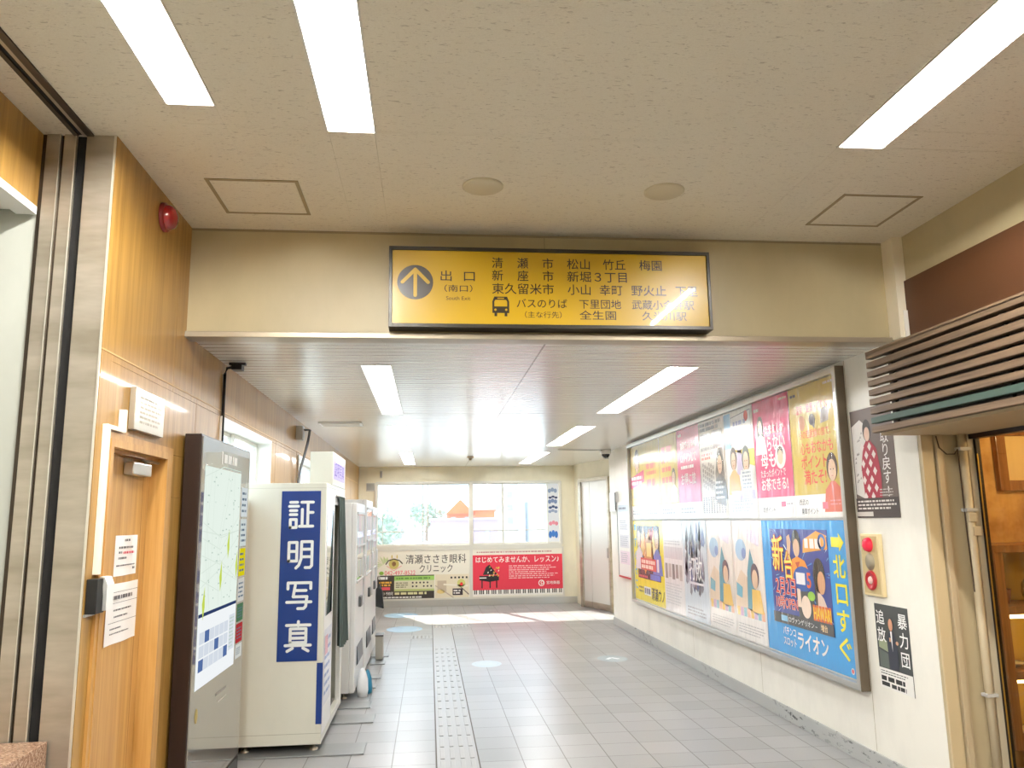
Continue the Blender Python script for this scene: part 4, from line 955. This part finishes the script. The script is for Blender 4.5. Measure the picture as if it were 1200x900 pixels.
q = MB().m(SHOPWOOD); q.box(3.92, 5.15, 1.80, 3.99, 5.199, 2.25, .004).box(4.4, 5.15, 1.80, 4.47, 5.199, 2.25, .004).box(3.99, 5.15, 1.80, 4.4, 5.199, 1.87, .004).box(3.99, 5.15, 2.18, 4.4, 5.199, 2.25, .004); q.build('frame', pf)
MB().m(mat('warm_panel', (236, 206, 140), .5)).box(3.99, 5.18, 1.87, 4.4, 5.198, 2.18).build('panel', pf)
cb = empty('display_cabinet', (3.95, 4.95, .2), 'lit wooden display cabinet inside the shop window', 'cabinet')
q = MB().m(SHOPWOOD); X0, X1, Z0, Z1 = 3.55, 4.4, .22, 1.45
q.box(X0, 4.8, Z0, X0 + .06, 5.19, Z1, .003).box(X1 - .06, 4.8, Z0, X1, 5.19, Z1, .003).box(X0 - .01, 4.79, Z1 - .05, X1 + .01, 5.19, Z1, .003).box(X0, 4.8, Z0, X1, 5.19, Z0 + .06, .003).box(X0, 5.17, Z0, X1, 5.19, Z1)
q.build('body', cb)
for z in (.63, 1.02): MB().m(SHOPWOOD).box(X0 + .06, 4.80, z, X1 - .06, 5.17, z + .05, .002).build('shelf', cb)
MB().m(mat('gold_back', (206, 164, 60), .4)).box(X0 + .06, 5.15, Z0 + .06, X1 - .06, 5.17, Z1 - .05).build('back_panel', cb)
LAMPW = emission('cabinet_lamp', (1, .72, .25), 14)
for z in (.60, .99): MB().m(LAMPW).box(X0 + .10, 4.86, z, X1 - .10, 4.88, z + .02).build('strip_lamp', cb)
def trinket(x, z, kind, label):
    q = MB()
    if kind == 0: q.m(mat('glass_amber', (220, 180, 90), .1)).lathe((x, 4.98, z), ZP, [(.03, 0), (.045, .06), (.04, .12), (.015, .16), (.018, .2), (0, .2)], 16)
    elif kind == 1: q.m(mat('plate_white', (236, 226, 200), .3)).lathe((x, 4.98, z), ZP, [(.03, 0), (.08, .02), (.085, .025), (.03, .012), (0, .012)], 20)
    else: q.m(mat('cup_brown', (120, 70, 40), .3)).lathe((x, 4.98, z), ZP, [(.03, 0), (.04, .05), (.045, .09), (.038, .088), (.028, .01), (0, .01)], 16)
    tag(q.build(['bottle', 'plate', 'cup'][kind]), label, ['bottle', 'plate', 'cup'][kind])
trinket(3.72, .282, 1, 'white plate on the bottom of the lit display cabinet'); trinket(3.9, .281, 0, 'amber bottle on the bottom of the lit display cabinet'); trinket(3.73, .682, 1, 'white plate on the middle shelf of the lit display cabinet'); trinket(3.92, .682, 2, 'brown cup on the middle shelf of the lit display cabinet')
trinket(3.72, 1.072, 2, 'brown cup on the top shelf of the lit display cabinet'); trinket(3.9, 1.072, 0, 'amber bottle on the top shelf of the lit display cabinet')
def point(name, loc, e, c, r=.06):
    l = bpy.data.lights.new(name, 'POINT'); l.energy = e; l.color = c; l.shadow_soft_size = r
    o = bpy.data.objects.new(name, l); COL.objects.link(o); o.location = loc
for i, (x, y) in enumerate(((4.0, 4.2), (4.3, 2.6), (3.9, 1.2))):
    pl_ = empty('pendant_lamp', (x, y, 2.3), 'small warm pendant lamp hanging inside the shop', 'lamp', 'pendant lamps in the shop')
    MB().m(BLACK).tube([(x, y, 2.42), (x, y, 2.62)], .006).build('cord', pl_)
    MB().m(BROWNBLK).lathe((x, y, 2.42), (0, 0, -1), [(.02, 0), (.05, .03), (.1, .1), (.095, .1), (.045, .035), (0, .02)]).build('shade', pl_)
    point('shop_bulb', (x, y, 2.28), 26, (1, .68, .34))

# ------------------------------------------------------------------ map kiosk against the left wall
kx = -1.295; KY0, KY1, KZ0, KZ1 = 4.69, 5.93, .02, 2.165
kk = empty('map_kiosk', (-1.35, 5.3, 0), 'tall dark framed map screen standing against the wood wall', 'map screen')
MB().m(BROWNBLK).box(XL + .013, KY0, KZ0, kx, KY1, KZ1, .004).build('body', kk)
KGL = mat('kiosk_glass', (128, 122, 114), .08, coat=1.0)
MB().m(KGL).box(kx, KY0 + .015, KZ0 + .1, kx + .006, KY1 - .012, KZ1 - .012, .001).build('glass_front', kk)
MB().m(mat('kiosk_base', (30, 30, 30), .2)).box(XL + .02, KY0 + .01, 0, kx + .004, KY1 - .01, .1).build('base', kk)
SCREEN = emission('map_screen', (.86, .97, .88), 1.0)
def scr(name, rgb, s=1.0):
    k = 'scr_' + name
    if k not in _mats: _mats[k] = emission(k, srgb(rgb), s)
    return _mats[k]
p = Print((kx + .0065, KY0, 0), YP, ZP)
p.rect(.08, .74, .97, 1.99, scr('map', (236, 248, 238), .95), 1)
p.rect(.08, .74, .97, 1.14, scr('panel', (246, 250, 252), .95), 2); p.rect(.08, 1.13, .97, 1.15, scr('navy', (60, 80, 130), .6), 3)
rr = random.Random(21)
for i in range(7):
    u = .1 + rr.random() * .85; p.line([(u, 1.16), (u + (rr.random() - .5) * .3, 1.5), (u + (rr.random() - .5) * .5, 1.98)], .006, scr('road', (224, 238, 226), .92), 3)
for i in range(8):
    v_ = 1.2 + rr.random() * .75; p.line([(.09, v_), (.5, v_ + (rr.random() - .5) * .2), (.96, v_ + (rr.random() - .5) * .3)], .005, scr('road', (214, 228, 214)), 3)
for i in range(60):
    u, v_ = .1 + rr.random() * .83, 1.18 + rr.random() * .78; p.rect(u, v_, u + .012 + .03 * rr.random(), v_ + .008, scr('mark', (196, 216, 204), .9), 4)
for a in ((.66, 1.52), (.5, 1.33), (.14, 1.2), (.9, 1.38)):
    p.poly([(a[0], a[1]), (a[0] + .03, a[1] - .09), (a[0] + .06, a[1] - .02), (a[0] + .045, a[1] + .1)], scr('park', (206, 226, 90), .9), 4)
for k in range(6):
    for j in range(3):
        u0 = .12 + k * .11; c = scr('blue', (96, 124, 180), .8) if (k * 3 + j) % 5 in (0,) else scr('cell', (222, 230, 240), .9); p.rect(u0, .83 + j * .075, u0 + .1, .895 + j * .075, c, 4)
p.rect(.8, .85, .94, 1.07, scr('list', (226, 232, 240), .9), 4); p.smalltext(.81, .86, .93, 1.06, 9, scr('mark', (168, 196, 180)), 5, 3, .4)
p.build('map_display', kk)
p = Print((kx + .0065, KY0, 0), YP, ZP)
for i, (v0, v1, c) in enumerate(((1.60, 1.80, (236, 244, 246)), (1.40, 1.585, (230, 240, 238)), (1.2, 1.385, (240, 226, 30)), (1.03, 1.185, (226, 224, 216)), (.90, 1.015, (90, 130, 96)), (.76, .885, (190, 60, 64)), (.66, .75, (230, 232, 226)))):
    p.rect(1.01, v0 + .1, 1.19, v1 + .1, scr('ad%d' % i, c, .75), 1); p.smalltext(1.03, v0 + .12, 1.17, v1 + .08, 4, scr('admark', (120, 140, 160), .6), 2, i, .4)
p.build('advert_column', kk)
p = Print((kx + .0065, KY0, 0), YP, ZP); LG = mat('kiosk_letter', (206, 204, 196), .4)
p.smalltext(.5, 2.03, .86, 2.09, 1, LG, 1, 3, .9); p.rect(.44, 2.02, .47, 2.1, LG, 1)
p.smalltext(.55, .62, .85, .64, 1, mat('kiosk_dim', (150, 146, 140), .4), 1, 5, .8); p.rect(.6, .575, .82, .583, LG, 1); p.ell(.14, .60, .03, .04, mat('gold_mark', (170, 150, 80), .4), 1, 16)
p.build('lettering', kk)
# cable and bracket above the kiosk
cb = empty('cable_bracket', (-1.3, 5.5, 2.6), 'black bracket and cable on the wood wall above the map screen', 'cable')
MB().m(BLACK).box(-1.34, 5.46, ZK - .05, -1.27, 5.54, ZK - .015, .004).box(-1.36, 5.48, ZK - .015, -1.25, 5.52, ZK, .002).build('bracket', cb)
MB().m(BLACK).tube([(-1.34, 5.5, ZK - .03), (-1.375, 5.5, ZK - .035), (-1.388, 5.5, ZK - .08), (-1.388, 5.5, 2.17)], .011).build('cable', cb)
cb = empty('cable_box', (XL, 8.6, 2.5), 'grey box with dangling cables high on the wood wall between the side windows', 'cable box')
MB().m(GREYL).box(XL, 8.52, 2.52, XL + .07, 8.66, 2.665, .004).build('box', cb)
for k in range(3): MB().m(GREYD).tube([(XL + .07, 8.60 + .03 * k, 2.63), (XL + .12, 8.66 + .04 * k, 2.64), (XL + .10, 8.66 + .04 * k, 2.5), (XL + .04, 8.60 + .03 * k, 2.2), (XL + .02, 8.5 + .05 * k, 1.9)], .008, 6).build('cable', cb)

# ------------------------------------------------------------------ photo booth
bt = empty('photo_booth', (-1.09, 6.9, 0), 'tall white photo booth with a navy sign panel and dark curtain', 'photo booth')
bx0, bx1, by0, by1, bz0, bz1 = -1.385, -.785, 6.27, 7.62, .06, 1.955
q = MB().m(BOOTHW)
q.box(bx0, by0, bz0, bx1, by0 + .04, bz1 - .002, .004).box(bx0, by1 - .04, bz0, bx1, by1, bz1 - .002, .004).box(bx0, by0 + .04, bz0 + .05, bx0 + .03, by1 - .04, bz1 - .03).box(bx0 + .001, by0 + .001, bz1 - .03, bx1 - .001, by1 - .001, bz1, .003).box(bx0 + .002, by0 + .002, bz0, bx1 - .002, by1 - .002, bz0 + .05)
q.m(mat('booth_line', (168, 166, 150), .5)).box(bx0, by0 - .001, .135, bx1, by0, .139).box(bx0, by0 - .001, 1.915, bx1, by0, 1.918).box(bx1 - .035, by0 - .001, .139, bx1 - .033, by0, 1.915)
q.build('body', bt)
sp_ = MB().m(WHITE).box(bx1 - .04, by0 + .04, bz0 + .05, bx1 - .002, 6.86, bz1 - .03, .004).box(bx1 - .04, 7.50, bz0 + .05, bx1 - .002, by1 - .04, bz1 - .03).box(bx1 - .04, 6.86, 1.80, bx1 - .002, 7.5, bz1 - .03); spo = sp_.build('side_panel', bt)
MB().m(mat('mirror', (220, 224, 226), .03, 1.0)).box(bx1 - .003, 6.38, .95, bx1 + .002, 6.76, 1.75).build('mirror', spo)
p = Print((bx1 + .0005, 6.36, .3), YP, ZP); p.rect(0, 0, .42, .55, (236, 238, 244), 0); p.smalltext(.03, .05, .39, .5, 7, (150, 170, 210), 1, 3, .4); p.rect(.03, .36, .2, .5, (220, 170, 180), 2); p.build('price_sheet', spo)
MB().m(mat('booth_inside', (120, 116, 110), .6)).box(bx0 + .03, 6.87, .11, bx0 + .06, 7.5, 1.9).box(bx0 + .06, 6.87, .11, bx1 - .05, 7.5, .13).build('inner_wall', bt)
# navy sign and white rounded characters
sgn = MB().m(NAVY); r_ = .012
sgn.box(-1.118, by0 - .006, .645, -.825, by0, 1.893, .0025); so = sgn.build('sign_panel', bt)
KW = mat('sign_white', (236, 240, 238), .35)
def box_stroke(x0, y0, x1, y1): return [(x0, y0), (x1, y0), (x1, y1), (x0, y1), (x0, y0)]
ROUND = {
 '証': [[(.06, .93), (.33, .93)], [(.02, .79), (.37, .79)], [(.06, .64), (.31, .64)], [(.06, .50), (.31, .50)], box_stroke(.07, .05, .30, .33), [(.50, .93), (.95, .93)], [(.75, .93), (.75, .09)], [(.75, .57), (.95, .57)], [(.53, .68), (.53, .09)], [(.43, .09), (.95, .09)]],
 '明': [box_stroke(.05, .28, .36, .92), [(.05, .61), (.36, .61)], [(.95, .12), (.95, .94), (.54, .94), (.53, .35), (.45, .14), (.34, .04)], [(.54, .68), (.95, .68)], [(.54, .42), (.95, .42)], [(.95, .12), (.88, .05), (.70, .05)]],
 '写': [[(.06, .72), (.06, .92), (.94, .92), (.94, .72)], [(.34, .84), (.27, .45)], [(.32, .66), (.76, .66)], [(.27, .45), (.80, .45), (.76, .12), (.68, .05), (.46, .05)], [(.03, .27), (.96, .27)]],
 '真': [[(.5, 1.0), (.5, .86)], [(.05, .88), (.95, .88)], box_stroke(.20, .30, .80, .76), [(.20, .61), (.80, .61)], [(.20, .45), (.80, .45)], [(.02, .21), (.98, .21)], [(.30, .12), (.10, .02)], [(.70, .12), (.90, .02)]]}
for i, ch in enumerate('証明写真'):
    p = Print((-1.118, by0 - .0065, .645), XP, ZP); u0, v0, sz = .056, 1.248 - .285 - i * .298, (.19, .215)
    for k, stroke in enumerate(ROUND[ch]):
        pts = [(u0 + a * sz[0], v0 + b_ * sz[1]) for a, b_ in stroke]
        p.line(pts, .0215, KW, 1 + k * .2)
        for q in pts: p.ell(q[0], q[1], .01075, .01075, KW, 1.1 + k * .2, 14)
    p.build('character', so)
MB().m(NAVY).box(-.825, by0 - .003, .20, bx1 + .002, by0 + .03, .63).build('navy_corner', bt)
tb_ = MB().m(BOOTHW).box(-.965, 6.62, bz1, -.783, 7.58, 2.225, .004).build('top_box', bt)
p = Print((-.7825, 6.62, bz1), YP, ZP); p.rect(.06, .05, .9, .22, (196, 186, 226), 1); p.text('証明写真', .12, .135, .13, (110, 90, 190), 2, u1=.84, wt=.02); p.build('lettering', tb_)
# curtain hanging in folds outside the doorway
cu = MB().m(mat('curtain_green', (56, 68, 64), .8)); n = 28
top, bot = [], []
for i in range(n + 1):
    t = i / n; y = 6.95 + t * .48; w_ = .018 * math.sin(t * 24)
    top.append((-.765 + w_ * .5, 7.0 + t * .36, 1.87)); bot.append((-.735 + w_ * 1.6, y, .635))
for i in range(n): cu.poly([bot[i], bot[i + 1], top[i + 1], top[i]])
cuo = cu.build('curtain', bt); sm = cuo.modifiers.new('thick', 'SOLIDIFY'); sm.thickness = .004
MB().m(ALU).tube([(-.775, 6.87, 1.875), (-.775, 7.5, 1.875)], .008).build('curtain_rail', bt)
for y in (6.33, 7.5):
    for x in (-.84, -1.33): MB().m(STEEL).lathe((x, y, .012), ZP, [(.028, 0), (.028, .012), (.012, .015), (.012, .06), (0, .06)], 14).build('foot', bt)
# anti tip plates
PLATE = mat('plate_steel', (150, 152, 152), .35, .6)
def plate(y0, y1, x1, label):
    tag(MB().m(PLATE).box(-1.36, y0, .001, x1, y1, .012, .004).build('base_plate'), label, 'plate', 'steel base plates under the machines')

# ------------------------------------------------------------------ vending machines
def vending(y0, y1, x1, ztop, label, tint, seed, variant):
    t = empty('vending_machine', ((-1.36 + x1) / 2, (y0 + y1) / 2, 0), label, 'vending machine', 'vending machines behind the photo booth')
    W = mat(*tint)
    MB().m(W).box(-1.36, y0, .07, x1 - .05, y1, ztop, .006).build('body', t)
    d = MB().m(W).box(x1 - .05, y0 + .004, .07, x1, y1 - .004, ztop, .012).build('front_door', t)
    fz = 1.0
    MB().m(mat('display_glass', (224, 232, 234), .06, coat=1)).box(x1, y0 + .06, fz + .08, x1 + .006, y1 - .2, ztop - .1, .002).build('display_window', d)
    fr_ = MB().m(GREYL)
    for z in (fz + .08, (fz + ztop) / 2, ztop - .1): fr_.box(x1, y0 + .05, z - .012, x1 + .014, y1 - .06, z + .012, .003)
    fr_.box(x1, y1 - .2, fz + .08, x1 + .014, y1 - .185, ztop - .1, .002)
    fr_.build('display_frame', d)
    rr = random.Random(seed); nc = 9; cw = (y1 - y0 - .3) / nc
    pr = Print((x1 + .0065, y0 + .08, fz), YP, ZP)
    for r_ in range(3):
        for c in range(nc):
            pr.rect(c * cw + .01, .12 + r_ * .22, (c + 1) * cw - .012, .28 + r_ * .22, [(224, 226, 230), (232, 220, 210), (206, 216, 224), (226, 206, 206), (206, 222, 206)][rr.randrange(5)], 1)
    pr.build('drinks_display', d)
    MB().m(mat('vm_panel', (206, 208, 210), .3, .4)).box(x1, y1 - .18, .8, x1 + .02, y1 - .04, 1.3, .004).build('coin_panel', d)
    MB().m(GREYD).box(x1, y0 + .35, .82, x1 + .025, y0 + .5, .92, .004).build('change_tray', d)
    MB().m(mat('flap_dark', (60, 62, 66), .3)).prism([(x1, y0 + .22, .28), (x1 + .016, y0 + .22, .30), (x1 + .006, y0 + .22, .46), (x1, y0 + .22, .46)], (0, y1 - y0 - .42, 0)).build('dispenser_flap', d)
    for y in (y0 + .08, y1 - .08): MB().m(STEEL).lathe((x1 - .1, y, .012), ZP, [(.03, 0), (.03, .012), (.013, .016), (.013, .07), (0, .07)], 12).build('foot', t)
    return t
vending(7.95, 8.97, -.70, 1.84, 'white vending machine directly behind the photo booth curtain', ('vm_white', (222, 222, 220), .35), 3, 0)
vending(9.02, 10.0, -.69, 1.90, 'white vending machine in the middle of the three', ('vm_white', (222, 222, 220), .35), 5, 1)
vending(10.06, 10.95, -.70, 1.84, 'white vending machine next to the back window corner', ('vm_white', (222, 222, 220), .35), 8, 2)
PL = [(6.17, 6.47, -.465, 'steel base plate under the front of the photo booth, next to the map screen'), (7.09, 7.38, -.46, 'steel base plate below the photo booth curtain'), (7.63, 7.87, -.52, 'steel base plate just before the first vending machine'),
      (8.5, 8.72, -.53, 'steel base plate under the first vending machine, beside the teal bag'), (9.0, 9.22, -.51, 'steel base plate between the first two vending machines'), (9.86, 10.08, -.515, 'steel base plate between the middle and last vending machines'), (10.4, 10.62, -.50, 'steel base plate under the last vending machine')]
for a in PL: plate(*a)
# bags and bin by the machines
bg = MB().m(mat('teal_bag', (24, 110, 140), .4)).lathe((-.60, 8.30, .001), ZP, [(.0, 0), (.045, .0), (.05, .05), (.04, .14), (.02, .2), (.01, .22), (0, .22)], 12)
tag(bg.build('teal_bag'), 'small teal bag standing on the floor before the vending machines', 'bag')
bg = MB().m(mat('white_bag', (232, 234, 236), .4)).lathe((-.635, 8.14, .001), ZP, [(.0, 0), (.045, .0), (.055, .06), (.05, .16), (.03, .23), (.015, .26), (0, .26)], 12)
tag(bg.build('white_bag'), 'crumpled white plastic bag on the floor before the vending machines', 'bag')
bn = empty('waste_bin', (-.62, 10.24, 0), 'low grey waste bin at the foot of the last vending machine', 'bin')
q = MB().m(mat('bin_grey', (166, 162, 150), .5)); q.box(-.645, 10.14, .013, -.555, 10.34, .28, .008); q.build('body', bn)
MB().m(GREYD).box(-.65, 10.13, .28, -.55, 10.35, .30, .004).build('lid', bn)
bg = empty('black_bag', (-.69, 11.06, .5), 'black cloth bag hanging from a hook on the last vending machine', 'bag')
q = MB().m(mat('black_cloth', (30, 32, 34), .8)); q.prism([(-.735, 11.0, .56), (-.60, 11.0, .52), (-.62, 11.0, .74), (-.66, 11.0, .84), (-.71, 11.0, .76)], (0, .1, 0)); q.build('body', bg)
MB().m(STEEL).tube([(-.73, 10.951, .935), (-.66, 11.06, .935), (-.655, 11.06, .955)], .006, 8).build('hook', bg)
MB().m(BLACK).tube([(-.70, 11.05, .79), (-.66, 11.05, .925), (-.63, 11.05, .79)], .008).build('strap', bg)

# ------------------------------------------------------------------ floor markings
tp = MB().m(mat('tactile_plate', (166, 166, 166), .3)); tp.box(.06, -2, .0005, .345, 13.27, .002)
tp.box(-.255, 11.86, .0005, .05, 12.2, .002).box(.35, 12.97, .0005, .655, 13.27, .002)
tp.m(mat('tactile_bar', (172, 171, 170), .35))
k = 0
while 5.0 + k * .305 < 12.9:
    y = 3.2 + k * .305
    for c in range(4):
        x = .098 + c * .07; tp.box(x - .016, y + .02, .002, x + .016, y + .275, .007, .003)
    k += 1
for (X, Y) in [(-.255, 11.88), (.06, 12.97), (.35, 12.97)]:
    for i in range(5):
        for j in range(5): tp.lathe((X + .035 + .057 * i, Y + .035 + .057 * j, .002), ZP, [(.016, 0), (.012, .005), (0, .005)], 8)
tp.m(mat('tactile_joint', (88, 80, 72), .7)).box(.05, -2, .0003, .06, 13.27, .0012).box(.345, -2, .0003, .353, 13.27, .0012)
structure(tp, 'floor_tactile_strip')
def floordecal(x, y, r, label, arrow, c):
    p = Print((x, y, .0006), XP, YP); p.ell(0, 0, r, r * 1.25, c, 1, 36)
    if arrow:
        p.line([(-r * .4, -r * .2), (0, r * .4), (r * .4, -r * .2)], r * .25, (240, 246, 250), 2)
    else: p.ring(0, 0, r * .72, r * .8, (190, 206, 216), 2)
    tag(p.build('floor_sticker'), label, 'floor sticker', 'round floor stickers')
FS = (198, 212, 220)
floordecal(.67, 9.68, .175, 'pale round floor sticker beside the tactile strip', False, FS); floordecal(2.18, 9.75, .18, 'pale round floor sticker with arrow near the poster wall', True, (176, 188, 194))
floordecal(-.38, 12.95, .28, 'pale blue round floor sticker near the last vending machine', False, (166, 200, 226)); floordecal(-.5, 14.85, .3, 'pale blue round floor sticker just before the eye clinic board', False, (166, 200, 226))

# ------------------------------------------------------------------ outside the window
structure(MB().m(mat('street_ground', (190, 190, 186), .9)).box(-200, 20, -6.2, 200, 320, -6), 'ground_outside')
def house(x0, x1, y0, y1, z0, z1, wallc, roofc, label, gable=0., wins=(), name='house'):
    t = empty(name, ((x0 + x1) / 2, (y0 + y1) / 2, z0), label, 'building')
    MB().m(mat('hw_%02x%02x%02x' % wallc, wallc, .8)).box(x0, y0, z0, x1, y1, z1).build('walls', t)
    r = MB().m(mat('hr_%02x%02x%02x' % roofc, roofc, .8)); xm = (x0 + x1) / 2
    if gable: r.prism([(x0 - .3, y0 - .3, z1), (x1 + .3, y0 - .3, z1), (xm, y0 - .3, z1 + gable)], (0, y1 - y0 + .6, 0))
    else: r.box(x0 - .2, y0 - .2, z1, x1 + .2, y1 + .2, z1 + .25)
    r.build('roof', t)
    for a, b, c, d in wins: MB().m(mat('far_window', (150, 164, 172), .4)).box(a, y0 - .06, c, b, y0 + .02, d).build('window', t)
    return t
house(2.6, 6.0, 112, 122, -6, 2.6, (204, 96, 22), (204, 100, 24), 'orange gabled house beyond the window', 2.0, [(3.0, 3.6, .4, 2.2), (4.9, 5.5, .4, 2.2)])
house(6.5, 9.2, 114, 124, -6, 2.9, (206, 110, 44), (200, 96, 30), 'lower orange flat roofed house beside the orange gabled house')
house(.2, 8.5, 100, 110, -6, 1.75, (150, 132, 160), (166, 156, 174), 'lavender flat roofed house below the orange house', 0, [(1.5, 2.1, -.5, .7), (3.4, 5.0, -.7, .8), (6.9, 7.4, -.6, .8)])
house(9.8, 15.5, 140, 155, -6, 8.0, (186, 196, 202), (190, 198, 202), 'pale grey apartment block with small balconies beyond the window', 0, [(11.5 + 2 * (k % 2), 12.5 + 2 * (k % 2), 1 + 2.2 * (k // 2), 2.2 + 2.2 * (k // 2)) for k in range(6)], 'apartment_block')
house(17.2, 27, 130, 145, -6, 9.5, (180, 194, 204), (190, 200, 208), 'larger pale blue apartment block with rows of windows', 0, [(18.5 + 2.6 * (k % 3), 19.6 + 2.6 * (k % 3), 1 + 2.6 * (k // 3), 2.6 + 2.6 * (k // 3)) for k in range(9)], 'apartment_block')
house(-1.6, 1.2, 42, 52, -6, -.6, (226, 222, 220), (206, 200, 206), 'low pale house with a grey gabled roof just outside', 1.0)
house(2.2, 6.5, 34, 44, -6, -1.6, (232, 230, 226), (236, 236, 238), 'low white roofed house just outside', 1.3)
house(-14, -3.5, 80, 90, -6, -.4, (220, 224, 222), (206, 212, 212), 'long low pale building beyond the first window panes', .9, [(-13 + 1.6 * k, -12.1 + 1.6 * k, -2.2, -1.0) for k in range(6)])
house(7.5, 16, 60, 70, -6, -1.2, (226, 232, 236), (196, 214, 226), 'low building with a pale blue roof beyond the window', .6)
def tree(x, y, z, r, label, seed):
    t = empty('tree', (x, y, -6), label, 'tree', 'trees beyond the window')
    MB().m(mat('bark', (110, 96, 84), .9)).tube([(x, y, -6), (x + .1, y, z - r * .3)], [.3, .16], 8).build('trunk', t)
    rr = random.Random(seed); c = MB().m(mat('foliage_pale', (150, 172, 156), .9))
    for i in range(420):
        a, b_ = rr.random() * 6.283, math.acos(2 * rr.random() - 1); R_ = r * (.55 + .5 * rr.random()); q = Vector((x + R_ * math.cos(a) * math.sin(b_), y + R_ * math.sin(a) * math.sin(b_), z + .75 * R_ * math.cos(b_)))
        d1_, d2_ = Vector((rr.random() - .5, rr.random() - .5, rr.random() - .5)) * .9, Vector((rr.random() - .5, rr.random() - .5, rr.random() - .5)) * .9
        c.poly([q, q + d1_, q + d1_ + d2_, q + d2_])
    c.build('crown', t)
tree(-9.5, 70, 1.6, 2.6, 'pale tree beyond the first pane of the back window', 1); tree(-4.5, 74, .9, 2.2, 'smaller pale tree beside the long low building', 2); tree(-.5, 115, 2.6, 2.4, 'bluish tree behind the lavender house', 3)
